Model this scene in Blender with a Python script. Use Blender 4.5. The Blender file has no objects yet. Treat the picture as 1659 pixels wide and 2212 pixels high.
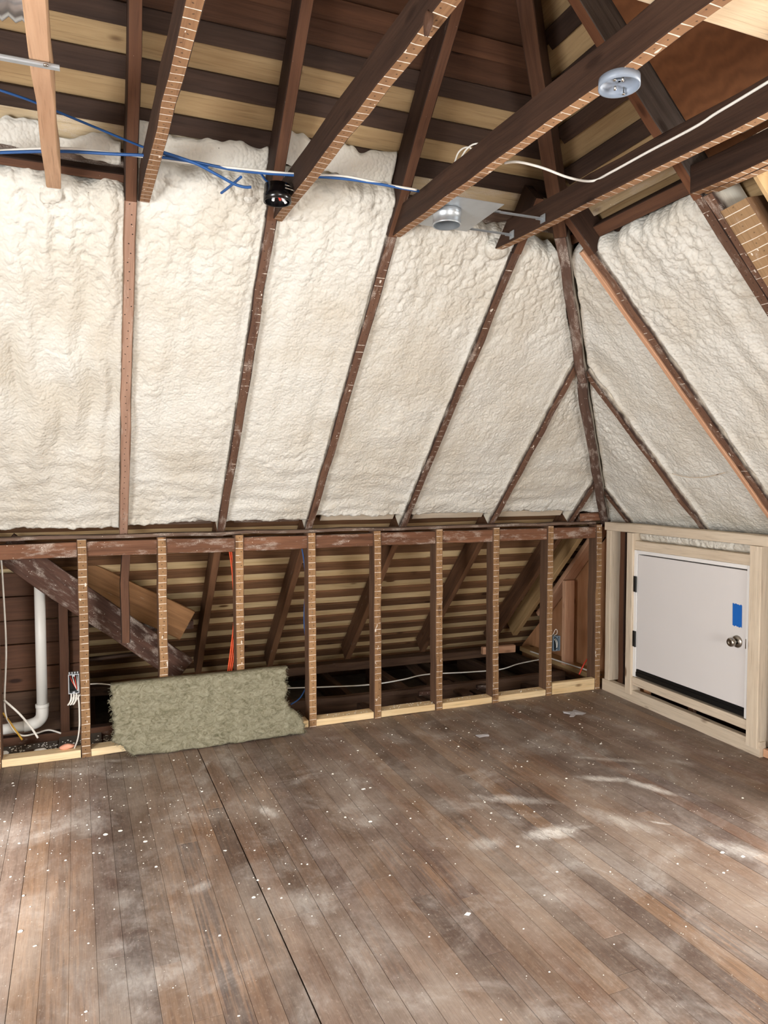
import bpy, math, random
import numpy as np
from mathutils import Vector, Matrix
random.seed(7)
rng = np.random.default_rng(11)
scene = bpy.context.scene
col = scene.collection

# ------------------------------------------------------------------ camera
FPX, CXP, CYP, HZ = 1560.0, 829.5, 1106.0, 1033.0
TILT = math.atan((CYP - HZ) / FPX)
YAW = math.radians(21.93255)                       # right of +Y
CAM = Vector((-3.441, -4.278, 1.55))
cam_d = bpy.data.cameras.new('camera')
cam = bpy.data.objects.new('camera', cam_d)
col.objects.link(cam)
cam_d.sensor_fit = 'VERTICAL'
cam_d.sensor_height = 36.0
cam_d.lens = FPX / 2212.0 * 36.0
cam_d.clip_start = 0.05
cam.location = CAM
cam.rotation_euler = (math.pi / 2 - TILT, 0, -YAW)
scene.camera = cam

# ------------------------------------------------------------------ world, light, exposure
world = bpy.data.worlds.new('World')
scene.world = world
world.use_nodes = True
world.node_tree.nodes['Background'].inputs[0].default_value = (0.80, 0.90, 1.0, 1)
world.node_tree.nodes['Background'].inputs[1].default_value = 0.25
vs = scene.view_settings
vs.view_transform = 'Standard'
vs.look = 'None'
vs.gamma = 1.0
vs.use_curve_mapping = False
vs.exposure = 0.30

def area(name, loc, target, sx, sy, power, colr):
    d = bpy.data.lights.new(name, 'AREA')
    d.shape = 'RECTANGLE'
    d.size, d.size_y, d.energy, d.color = sx, sy, power, colr
    o = bpy.data.objects.new(name, d)
    col.objects.link(o)
    o.location = loc
    o.rotation_euler = (Vector(target) - Vector(loc)).to_track_quat('-Z', 'Z').to_euler()
    return o
# daylight in the window openings of the dormer (right), the front wall and the left wall
area('daylight_dormer', (0.92, -3.05, 1.35), (-2.0, -3.05, 0.35), 0.95, 1.25, 150, (1.0, 0.985, 0.96))
area('daylight_front', (-2.1, -6.68, 1.30), (-2.1, -1.2, 0.25), 1.7, 1.5, 168, (0.97, 0.99, 1.0))
area('daylight_left', (-5.24, -3.50, 1.10), (-2.0, -3.0, 0.15), 1.5, 1.35, 155, (0.985, 0.99, 1.0))

# low soft sun through the left window: a patch on the floor at the left edge
sd = bpy.data.lights.new('sun', 'SUN'); sd.energy = 15.0; sd.angle = math.radians(7); sd.color = (1.0, 0.95, 0.90)
so = bpy.data.objects.new('sun', sd); col.objects.link(so); so.location = (-8, -8, 6)
so.rotation_euler = Vector((1.1, 1.6, -1.1)).to_track_quat('-Z', 'Z').to_euler()

# ------------------------------------------------------------------ pixel helpers: a photo pixel to a point on a real plane
_FW = Vector((math.sin(YAW), math.cos(YAW), 0)); _RT = Vector((math.cos(YAW), -math.sin(YAW), 0)); _UP = Vector((0, 0, 1))
def ray(px, py):
    r, d = (px - CXP) / FPX, (py - CYP) / FPX
    up = -(d * math.cos(TILT) + math.sin(TILT)); f = math.cos(TILT) - d * math.sin(TILT)
    return _RT * r + _UP * up + _FW * f
def onz(px, py, z): r = ray(px, py); return CAM + r * ((z - CAM.z) / r.z)
def ony(px, py, y): r = ray(px, py); return CAM + r * ((y - CAM.y) / r.y)
def onx(px, py, x): r = ray(px, py); return CAM + r * ((x - CAM.x) / r.x)

# ------------------------------------------------------------------ node helpers
def lin(h):
    h = h.lstrip('#'); o = []
    for i in (0, 2, 4):
        c = int(h[i:i+2], 16) / 255.0
        o.append(c / 12.92 if c <= 0.04045 else ((c + 0.055) / 1.055) ** 2.4)
    return tuple(o) + (1.0,)

class NT:
    def __init__(s, name):
        s.m = bpy.data.materials.new(name); s.m.use_nodes = True
        s.t = s.m.node_tree; s.b = s.t.nodes['Principled BSDF']
    def n(s, typ, **kw):
        nd = s.t.nodes.new(typ)
        for k, v in kw.items(): setattr(nd, k, v)
        return nd
    def set(s, sock, v):
        if isinstance(v, bpy.types.NodeSocket): s.t.links.new(v, sock)
        elif v is not None:
            if isinstance(v, tuple) and sock.type == 'VALUE': v = v[0]
            sock.default_value = v
    def math(s, op, a, b=None, c=None, clamp=False):
        nd = s.n('ShaderNodeMath', operation=op, use_clamp=clamp)
        s.set(nd.inputs[0], a)
        if b is not None: s.set(nd.inputs[1], b)
        if c is not None: s.set(nd.inputs[2], c)
        return nd.outputs[0]
    def vmath(s, op, a, b=None):
        nd = s.n('ShaderNodeVectorMath', operation=op)
        s.set(nd.inputs[0], a)
        if b is not None: s.set(nd.inputs[1], b)
        return nd.outputs['Value'] if op in ('LENGTH', 'DISTANCE') else nd.outputs[0]
    def mix(s, f, a, b, blend='MIX'):
        nd = s.n('ShaderNodeMix', data_type='RGBA', blend_type=blend)
        s.set(nd.inputs[0], f); s.set(nd.inputs[6], a); s.set(nd.inputs[7], b)
        return nd.outputs[2]
    def noise(s, vec, scale=5.0, detail=4.0, rough=0.55, dist=0.0):
        nd = s.n('ShaderNodeTexNoise')
        s.set(nd.inputs['Vector'], vec); nd.inputs['Scale'].default_value = scale
        nd.inputs['Detail'].default_value = detail; nd.inputs['Roughness'].default_value = rough
        nd.inputs['Distortion'].default_value = dist
        return nd.outputs[0]
    def vor(s, vec, scale):
        nd = s.n('ShaderNodeTexVoronoi'); s.set(nd.inputs['Vector'], vec); nd.inputs['Scale'].default_value = scale
        return nd.outputs['Distance']
    def rng(s, v, a, b, c=0.0, d=1.0, smooth=True):
        nd = s.n('ShaderNodeMapRange'); nd.interpolation_type = 'SMOOTHSTEP' if smooth else 'LINEAR'
        s.set(nd.inputs[0], v)
        for i, x in enumerate((a, b, c, d)): nd.inputs[i + 1].default_value = x
        return nd.outputs[0]
    def ramp(s, f, stops):
        nd = s.n('ShaderNodeValToRGB'); s.set(nd.inputs[0], f)
        el = nd.color_ramp.elements
        while len(el) < len(stops): el.new(0.5)
        for e, (p, c) in zip(el, stops): e.position = p; e.color = c
        return nd.outputs[0]
    def objco(s):
        tc = s.n('ShaderNodeTexCoord').outputs['Object']
        r = s.n('ShaderNodeObjectInfo').outputs['Random']
        cmb = s.n('ShaderNodeCombineXYZ'); off = s.math('MULTIPLY', r, 37.0)
        for i in range(3): s.set(cmb.inputs[i], off)
        return tc, s.vmath('ADD', tc, cmb.outputs[0]), r
    def scale(s, v, xyz): return s.vmath('MULTIPLY', v, xyz)
    def bump(s, h, strength=0.3, dist=0.01):
        nd = s.n('ShaderNodeBump'); nd.inputs['Strength'].default_value = strength; nd.inputs['Distance'].default_value = dist
        s.set(nd.inputs['Height'], h); s.t.links.new(nd.outputs[0], s.b.inputs['Normal'])
    def out(s, colr, rough=0.7, spec=0.3, metal=0.0):
        s.set(s.b.inputs['Base Color'], colr); s.set(s.b.inputs['Roughness'], rough)
        s.b.inputs['Specular IOR Level'].default_value = spec; s.b.inputs['Metallic'].default_value = metal
        return s.m

def plain(name, hexc, rough=0.5, spec=0.4, metal=0.0, var=0.12, scale=30.0):
    k = NT(name); tc, v, r = k.objco()
    nz = k.noise(v, scale, 3)
    c = lin(hexc); d = tuple(x * (1 - var) for x in c[:3]) + (1,); e = tuple(min(1, x * (1 + var)) for x in c[:3]) + (1,)
    return k.out(k.mix(nz, d, e), rough, spec, metal)

AGED = ('old_joist_wood', 'old_rafter_wood', 'plain_rafter_wood', 'orange_rafter_wood', 'hip_rafter_wood', 'upper_hip_wood', 'grey_rafter_wood', 'knee_stud_wood', 'old_plate_wood', 'knee_space_wood', 'old_sheathing_board', 'red_brown_sheathing', 'tan_timber')
def old(h, sat=0.84, val=0.86):
    c = [int(h[i:i+2], 16) for i in (1, 3, 5)]; m_ = sum(c)/3
    return '#' + ''.join('%02x' % max(0, min(255, int((m_+(x-m_)*sat)*val))) for x in c)
def wood(name, dark, light, face=None, lath=0.0, spray=0.0, depth_spray=0.0, nails=0.0, knots=0.25, rough=0.72, vary=0.35, end_white=0.0):
    if name in AGED:
        dark, light = old(dark), old(light); face = face and (old(face[0], .92, .96), old(face[1], .92, .96))
    k = NT(name); tc, v, r = k.objco()
    g1 = k.noise(k.scale(v, (38, 38, 2.2)), 1.0, 5, 0.6, 0.6)
    g2 = k.noise(k.scale(v, (160, 160, 5.0)), 1.0, 3, 0.6)
    big = k.noise(k.scale(v, (6, 6, 1.5)), 1.0, 3)
    f = k.math('ADD', k.math('MULTIPLY', g1, 0.6), k.math('MULTIPLY', big, 0.4))
    base = k.ramp(f, [(0.30, lin(dark)), (0.68, lin(light))])
    att = k.n('ShaderNodeAttribute', attribute_name='lath').outputs['Fac']
    if face:
        fc = k.ramp(f, [(0.30, lin(face[0])), (0.70, lin(face[1]))])
        base = k.mix(att, base, fc)
    base = k.mix(k.rng(g2, 0.52, 0.72, 0, 0.45), base, k.mix(1.0, base, (0.45, 0.42, 0.40, 1), 'MULTIPLY'))
    if knots:
        kd = k.vor(k.scale(v, (7, 7, 2.6)), 1.0)
        base = k.mix(k.rng(kd, 0.05, 0.13, knots * 2.6, 0), base, k.mix(1.0, base, (0.25, 0.17, 0.12, 1), 'MULTIPLY'))
    # tone differs from timber to timber
    tone = k.rng(r, 0, 1, 1 - vary, 1 + vary * 0.6, False)
    hs = k.n('ShaderNodeHueSaturation'); k.set(hs.inputs['Color'], base); k.set(hs.inputs['Value'], tone)
    base = hs.outputs[0]
    sep = k.n('ShaderNodeSeparateXYZ'); k.set(sep.inputs[0], tc)
    x, y, z = sep.outputs
    zo = k.math('ADD', k.math('ADD', z, k.math('MULTIPLY', r, 3.0)), k.math('MULTIPLY', k.noise(k.scale(v, (9, 9, 14)), 1.0, 2), 0.010))
    if nails:
        fr = k.math('SUBTRACT', k.math('FRACT', k.math('DIVIDE', k.math('ADD', zo, 0.02), 0.041)), 0.5)
        zz = k.math('MULTIPLY', fr, 0.041)
        xo = k.math('SUBTRACT', x, k.math('MULTIPLY', k.math('SUBTRACT', k.noise(k.scale(v, (0.01, 0.01, 21)), 1.0, 0), 0.5), 0.05))
        dd = k.math('SQRT', k.math('ADD', k.math('MULTIPLY', zz, zz), k.math('MULTIPLY', xo, xo)))
        nm = k.math('MULTIPLY', k.rng(dd, 0.0018, 0.0036, nails, 0), att)
        base = k.mix(nm, base, (0.015, 0.010, 0.008, 1))
    if lath:
        fr = k.math('ABSOLUTE', k.math('SUBTRACT', k.math('FRACT', k.math('DIVIDE', zo, 0.041)), 0.5))
        wd = k.math('ADD', 0.004, k.math('MULTIPLY', k.noise(v, 26.0, 2), 0.068))
        ln = k.math('LESS_THAN', fr, wd)
        brk = k.rng(k.noise(k.scale(v, (24, 24, 11)), 1.0, 2), 0.44 - lath * 0.16, 0.58 - lath * 0.16)
        m = k.math('MULTIPLY', k.math('MULTIPLY', ln, brk), att)
        # a few blots of plaster between the lines
        bl = k.math('MULTIPLY', k.math('GREATER_THAN', k.noise(k.scale(v, (50, 50, 22)), 1.0, 1), 0.735), att)
        m = k.math('MAXIMUM', k.math('MULTIPLY', m, 0.9), k.math('MULTIPLY', bl, 0.8))
        base = k.mix(m, base, lin('#e6ddd0'))
    if spray:
        sp = k.noise(k.scale(v, (22, 22, 7)), 1.0, 4, 0.65)
        sm = k.rng(sp, 0.66 - 0.22 * spray, 0.86 - 0.22 * spray, 0, 0.75)
        fn = k.rng(k.noise(v, 420.0, 2), 0.36, 0.62)
        base = k.mix(k.math('MULTIPLY', sm, fn), base, lin('#cfc4b8'))
        sk = k.math('LESS_THAN', k.vor(v, 55.0), 0.10 * spray + 0.02)
        base = k.mix(k.math('MULTIPLY', sk, k.math('GREATER_THAN', k.noise(v, 8.0, 2), 0.56)), base, lin('#e9e4d8'))
    if depth_spray:
        q = k.math('ADD', y, k.math('MULTIPLY', k.math('SUBTRACT', k.noise(k.scale(v, (30, 30, 18)), 1.0, 3), 0.5), 0.03))
        base = k.mix(k.rng(q, 0.004, 0.042, 0, depth_spray), base, lin('#e6dfcf'))
    k.bump(k.math('ADD', g1, k.math('MULTIPLY', g2, 0.7)), 0.35, 0.004)
    return k.out(base, rough, 0.25)

M = {}
M['joist'] = wood('old_joist_wood', '#2c1a11', '#543626', ('#80593c', '#a98058'), lath=1.0, nails=0.7, vary=0.22)
M['rafter'] = wood('old_rafter_wood', '#33211a', '#5a4034', ('#5c4033', '#83604a'), lath=-0.5, spray=0.62, depth_spray=0.95, nails=0.6, vary=0.2)
M['rafter_plain'] = wood('plain_rafter_wood', '#2c1a11', '#523526', ('#58392a', '#7a5138'), spray=0.12, vary=0.25)
M['rafter_sister'] = wood('orange_rafter_wood', '#7d5740', '#a5795c', ('#9a7560', '#bb9680'), spray=0.40, depth_spray=0.95, nails=1.0, vary=0.05)
M['hip'] = wood('hip_rafter_wood', '#3b2a22', '#68493b', ('#4d382f', '#755a4c'), spray=0.8, depth_spray=0.5)
M['hip_up'] = wood('upper_hip_wood', '#39231a', '#6a4630', ('#452a1c', '#744e35'), vary=0.1)
M['grey_rafter'] = wood('grey_rafter_wood', '#4a3c34', '#7c6c62', ('#6a4029', '#875a3c'), spray=0.1, vary=0.1)
M['stud'] = wood('knee_stud_wood', '#5e4130', '#8c6549', ('#84603f', '#b0875c'), lath=0.6, nails=0.9, spray=0.05, vary=0.14)
M['plate'] = wood('old_plate_wood', '#583521', '#8a5c3e', ('#5f3a25', '#93654a'), spray=0.8, vary=0.15)
M['plate_dust'] = wood('dusty_plate_wood', '#4b3a31', '#7a6456', spray=0.85)
M['knee'] = wood('knee_space_wood', '#3a2418', '#70503a', spray=0.08)
M['knee_speck'] = wood('speckled_timber', '#33221b', '#5c4135', spray=0.75)
M['knee_orange'] = wood('orange_timber', '#75512f', '#a3774f', spray=0.05)
M['new'] = wood('new_pale_lumber', '#c4b29b', '#dacbb6', knots=0.35, vary=0.08)
M['new_sole'] = wood('yellow_pale_lumber', '#d8b887', '#f0dab2', knots=0.35, vary=0.08)
M['new_pink'] = wood('pink_fir_lumber', '#c08f6e', '#d9ac8c', knots=0.2, vary=0.08)
M['new_joist'] = wood('new_fir_joist', '#a07a5a', '#c29f7e', ('#a88265', '#c9a586'), knots=0.45, vary=0.05)
M['new_brown'] = wood('weathered_new_lumber', '#96764f', '#bc9c70', knots=0.4, vary=0.1)
M['old_board'] = wood('old_sheathing_board', '#33221b', '#5c4233', knots=0.2, vary=0.3)
M['light_board'] = wood('pale_sheathing_board', '#8f7350', '#b59a72', knots=0.5, vary=0.14)  # overhead copy of the pale boards, roof shade painted in as a darker tone
M['knee_board_lit'] = wood('window_lit_skip_board', '#c9a776', '#e8cfa2', knots=0.5, vary=0.16)  # same pale boards, low window light painted into the brighter colour
M['knee_old_lit'] = wood('window_lit_old_board', '#573c29', '#8a6446', knots=0.3, vary=0.25)  # the old dark boards again, brightened as if lit through the stud bays
M['knee_rafter_lit'] = wood('window_lit_rafter_wood', '#3d281c', '#725038', ('#5f4230', '#8a6346'), spray=0.1, vary=0.2)  # eave stretch of the same rafters, window light put into its colour
M['red_board'] = wood('red_brown_sheathing', '#4f2f1e', '#7a4d33', knots=0.4, vary=0.2)
M['spray_board'] = wood('foam_misted_board', '#a99578', '#cdb995', spray=1.0, knots=0.3, vary=0.1)
M['loft'] = wood('pale_loft_board', '#d8bd99', '#efdabb', knots=0.15, vary=0.1)
M['timber_tan'] = wood('tan_timber', '#6b4a30', '#8f6a48', ('#8a6a48', '#ad8a62'), lath=1.0, nails=0.5, spray=0.35, vary=0.1)

def plywood(name, a, b):
    k = NT(name); tc, v, r = k.objco()
    w = k.n('ShaderNodeTexWave', wave_type='RINGS', rings_direction='Y'); k.set(w.inputs['Vector'], k.scale(v, (1.0, 1.0, 0.30)))
    w.inputs['Scale'].default_value = 9.0; w.inputs['Distortion'].default_value = 7.0; w.inputs['Detail'].default_value = 2.0; w.inputs['Detail Scale'].default_value = 1.2
    g = k.noise(k.scale(v, (60, 60, 4)), 1.0, 4)
    c = k.mix(k.math('ADD', k.math('MULTIPLY', w.outputs[1], 0.35), k.math('MULTIPLY', g, 0.5)), lin(a), lin(b))
    kd = k.vor(k.scale(v, (5, 5, 4)), 1.0)
    c = k.mix(k.rng(kd, 0.05, 0.14, 0.7, 0), c, k.mix(1.0, c, (0.3, 0.2, 0.15, 1), 'MULTIPLY'))
    return k.out(c, 0.7, 0.25)
M['ply'] = plywood('reddish_plywood', '#d3a078', '#b07d54')
M['ply_dark'] = plywood('dark_plywood', '#7d5132', '#58351f')
M['ply_pale'] = plywood('pale_plywood', '#d8b98c', '#b18e60')
M['shell'] = plain('plain_interior_board', '#a88c70', 0.8, 0.2)
M['white_shell'] = plain('white_foam_wall', '#d9d0c0', 0.8, 0.2)

def foam_mat():
    k = NT('spray_foam'); tc, v, r = k.objco()
    n1 = k.noise(v, 3.0, 4); n2 = k.noise(v, 48.0, 4, 0.6); n3 = k.noise(v, 150.0, 2)
    sv = k.n('ShaderNodeTexVoronoi', feature='SMOOTH_F1'); k.set(sv.inputs['Vector'], v); sv.inputs['Scale'].default_value = 78.0; sv.inputs['Smoothness'].default_value = 0.6
    c = k.mix(k.rng(n1, 0.32, 0.72), lin('#d9d7cf'), lin('#ccc6b9'))
    c = k.mix(k.rng(n2, 0.55, 0.75, 0, 0.22), c, lin('#c9c2b4'))
    speck = k.math('MULTIPLY', k.math('LESS_THAN', k.vor(v, 9.0), 0.022), 0.7)
    c = k.mix(speck, c, lin('#4a4036'))
    bub = k.math('SUBTRACT', 1.0, k.math('MULTIPLY', sv.outputs['Distance'], sv.outputs['Distance']))
    k.bump(k.math('ADD', k.math('ADD', k.math('MULTIPLY', n2, 0.4), k.math('MULTIPLY', n3, 0.15)), k.math('MULTIPLY', bub, 1.1)), 0.5, 0.008)
    return k.out(c, 0.55, 0.35)
M['foam'] = foam_mat()

# soft white dust scuffs lying on the floor: centre (x, y), half length, half width, heading, strength
SCUFFS = []
for x0, y0, x1, y1, W_, st in [(1260, 1680, 1355, 1685, .030, .95), (1350, 1684, 1458, 1716, .030, .95), (1250, 1635, 1370, 1645, .030, .6), (1145, 1806, 1232, 1792, .060, 1.0),
                               (1015, 1720, 1155, 1730, .040, .65), (1030, 1826, 1090, 1815, .050, .55), (1404, 1774, 1448, 1781, .012, 1.0), (1530, 1818, 1670, 1862, .060, .6),
                               (1280, 1754, 1405, 1792, .055, .5), (560, 1743, 602, 1766, .030, .85), (170, 1646, 300, 1640, .025, .45), (430, 1668, 452, 1640, .02, .4), (370, 1766, 440, 1758, .03, .4),
                               (225, 2052, 300, 2040, .045, .5), (408, 1922, 455, 1908, .035, .5), (1440, 1640, 1490, 1650, .03, .45)]:
    a = onz(x0, y0, 0); b = onz(x1, y1, 0); d = b-a
    SCUFFS.append(((a.x+b.x)/2, (a.y+b.y)/2, d.length*0.62, W_, math.atan2(d.y, d.x), st))
def floor_mat():
    k = NT('worn_fir_floor'); tc, v, r = k.objco()
    pos = k.n('ShaderNodeNewGeometry').outputs['Position']
    g1 = k.noise(k.scale(v, (55, 2.6, 30)), 1.0, 6, 0.62, 0.5)
    g2 = k.noise(k.scale(v, (230, 5.0, 30)), 1.0, 3, 0.6)
    tone = k.ramp(r, [(0.0, lin('#4b3833')), (0.2, lin('#67503f')), (0.4, lin('#7a5d4a')), (0.55, lin('#66564f')), (0.75, lin('#87694f')), (0.9, lin('#6f4f3f')), (1.0, lin('#544744'))])
    c = k.mix(k.rng(g1, 0.3, 0.7), k.mix(1.0, tone, (0.60, 0.55, 0.53, 1), 'MULTIPLY'), tone)
    c = k.mix(k.rng(g2, 0.50, 0.72, 0, 0.5), c, k.mix(1.0, c, (0.52, 0.46, 0.43, 1), 'MULTIPLY'))
    # worn patches: bare orange wood and paler grey wear
    wr = k.noise(k.scale(pos, (1.6, 0.7, 1)), 1.0, 5, 0.65, 0.4)
    streak = k.noise(k.scale(v, (90, 3.0, 20)), 1.0, 3)
    c = k.mix(k.math('MULTIPLY', k.rng(wr, 0.50, 0.68, 0, 0.75), k.rng(streak, 0.42, 0.6)), c, lin('#9c785a'))
    pal = k.noise(k.scale(pos, (2.1, 1.3, 1)), 1.0, 6, 0.7)
    c = k.mix(k.rng(pal, 0.38, 0.68, 0.10, 0.62), c, lin('#a3968a'))
    fg = k.noise(k.scale(v, (420, 14, 60)), 1.0, 2, 0.6)
    c = k.mix(k.rng(fg, 0.42, 0.66, 0, 0.35), c, k.mix(1.0, c, (0.55, 0.5, 0.48, 1), 'MULTIPLY'))
    fs = k.noise(k.scale(pos, (70, 45, 1)), 1.0, 5, 0.75)
    c = k.mix(k.rng(fs, 0.52, 0.74, 0, 0.40), c, lin('#b3a698'))
    # a film of dust, with the scuffs people dragged through it
    cloud = k.noise(k.scale(pos, (3.2, 3.2, 1)), 1.0, 6, 0.68, 0.5)
    brush = k.noise(k.scale(pos, (55, 16, 1)), 1.0, 4, 0.7, 1.2)
    ragged = k.noise(k.scale(pos, (11, 8, 1)), 1.0, 5, 0.7, 0.8)
    tot = k.rng(cloud, 0.46, 0.78, 0.0, 0.40)
    for (x, y, L, W_, a, st) in SCUFFS:
        mp = k.n('ShaderNodeMapping', vector_type='TEXTURE'); k.set(mp.inputs['Vector'], pos)
        mp.inputs['Location'].default_value = (x, y, 0); mp.inputs['Rotation'].default_value = (0, 0, a); mp.inputs['Scale'].default_value = (L, W_, 1)
        ds = k.vmath('LENGTH', k.vmath('ADD', mp.outputs[0], k.n('ShaderNodeCombineXYZ').outputs[0]))
        ds = k.math('ADD', ds, k.math('ADD', k.math('MULTIPLY', k.math('SUBTRACT', cloud, 0.5), 2.2), k.math('MULTIPLY', k.math('SUBTRACT', ragged, 0.5), 2.6)))
        tot = k.math('MAXIMUM', tot, k.rng(ds, -0.2, 1.45, st * 0.9, 0))
    tot = k.math('MULTIPLY', tot, k.rng(brush, 0.25, 0.62, 0.42, 1.0))
    c = k.mix(tot, c, lin('#dedad4'))
    # fine paint and foam specks, scratches
    sp = k.math('LESS_THAN', k.vor(k.scale(pos, (1, 1, 0)), 34.0), 0.055)
    sp = k.math('MULTIPLY', sp, k.math('GREATER_THAN', k.noise(pos, 5.0, 2), 0.50))
    c = k.mix(k.math('MULTIPLY', sp, 0.75), c, lin('#cfc9c0'))
    k.bump(k.math('ADD', g1, k.math('MULTIPLY', g2, 0.6)), 0.25, 0.003)
    return k.out(c, k.rng(pal, 0.3, 0.7, 0.42, 0.62), 0.35)
M['floor'] = floor_mat()

def wool_mat():
    k = NT('mineral_wool'); tc, v, r = k.objco()
    f1 = k.noise(k.scale(v, (24, 30, 34)), 1.0, 6, 0.7, 1.6); f2 = k.noise(v, 210.0, 3, 0.7)
    c = k.ramp(f1, [(0.28, lin('#625e48')), (0.48, lin('#8d8872')), (0.70, lin('#aaa58f'))])
    crack = k.rng(k.noise(k.scale(v, (9, 9, 11)), 1.0, 6, 0.75, 2.0), 0.60, 0.70, 0, 0.6)
    c = k.mix(crack, c, lin('#5d563c'))
    k.bump(k.math('ADD', f1, k.math('MULTIPLY', f2, 0.6)), 0.8, 0.012)
    return k.out(c, 0.95, 0.1)
M['wool'] = wool_mat()
M['door'] = plain('primed_door_paint', '#d9d5d3', 0.45, 0.4, var=0.02, scale=4)
M['door_frame'] = plain('primed_jamb_paint', '#e6e4e2', 0.45, 0.4, var=0.03)
def glass_mat():
    k = NT('window_glass'); t = k.n('ShaderNodeBsdfTransparent'); g = k.n('ShaderNodeBsdfGlossy'); g.inputs['Roughness'].default_value = 0.02
    mx = k.n('ShaderNodeMixShader'); mx.inputs[0].default_value = 0.06
    k.t.links.new(t.outputs[0], mx.inputs[1]); k.t.links.new(g.outputs[0], mx.inputs[2])
    k.t.links.new(mx.outputs[0], k.t.nodes['Material Output'].inputs['Surface']); return k.m
M['glass'] = glass_mat()
M['black'] = plain('black_rubber', '#0d0d0e', 0.45, 0.4)
M['black_plastic'] = plain('black_plastic', '#08080a', 0.22, 0.5)
M['nickel'] = plain('satin_nickel', '#a9a39b', 0.28, 0.5, 1.0, 0.05)
M['zinc'] = plain('galvanised_steel', '#b4babf', 0.35, 0.5, 0.65, 0.1)
M['zinc_dark'] = plain('grey_steel_box', '#7c848b', 0.45, 0.5, 0.7, 0.1)
M['tape'] = plain('blue_tape', '#1f62b5', 0.7, 0.2, var=0.08)
M['pvc'] = plain('white_pvc', '#dcdad4', 0.35, 0.45, var=0.05, scale=6)
M['grey_pvc'] = plain('grey_pvc_box', '#87919f', 0.4, 0.45, var=0.04)
M['blue_box'] = plain('blue_grey_plastic', '#66747f', 0.45, 0.4)
M['cable_white'] = plain('white_cable', '#dcd8d0', 0.45, 0.4)
M['cable_blue'] = plain('blue_cable', '#27548f', 0.4, 0.45)
M['cable_orange'] = plain('orange_cable', '#e8592a', 0.45, 0.4)
M['cable_red'] = plain('red_cable', '#c8402e', 0.45, 0.4)
M['cable_yellow'] = plain('yellow_cable', '#b48a2c', 0.5, 0.4)
M['foil'] = plain('duct_foil', '#b9bcc0', 0.25, 0.5, 0.9, 0.25, 40)
M['crumb'] = plain('foam_crumb', '#ece8de', 0.8, 0.2)
M['paper'] = plain('grey_paper', '#a9a5a6', 0.8, 0.2)
M['pinkfoam'] = plain('pink_scrap', '#e8a78c', 0.8, 0.2)
M['ink'] = plain('black_marker', '#1a1614', 0.7, 0.2)
M['label'] = plain('white_label', '#e4e6e8', 0.5, 0.3)
M['dirt'] = plain('dark_attic_dust', '#6b645c', 0.95, 0.05, var=0.4, scale=14)
M['dark_liner'] = plain('dark_old_board', '#2a1a12', 0.9, 0.1, var=0.4)

# ------------------------------------------------------------------ object helpers
def tag(o, label=None, cat=None, group=None, kind=None):
    if label: o['label'] = label
    if cat: o['category'] = cat
    if group: o['group'] = group
    if kind: o['kind'] = kind
    return o
def link(o, parent=None, M4=None):
    col.objects.link(o)
    if parent is not None:
        o.parent = parent
        o.matrix_parent_inverse = parent.matrix_world.inverted()
        r = parent
    if M4 is not None: o.matrix_basis = M4
    return o
def empty(name, loc, label=None, cat=None, group=None, kind=None, parent=None):
    o = bpy.data.objects.new(name, None); o.empty_display_size = 0.1
    col.objects.link(o); o.location = loc
    o.matrix_world = Matrix.Translation(Vector(loc))
    if parent is not None:
        o.parent = parent; o.matrix_parent_inverse = parent.matrix_world.inverted()
    return tag(o, label, cat, group, kind)

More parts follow.
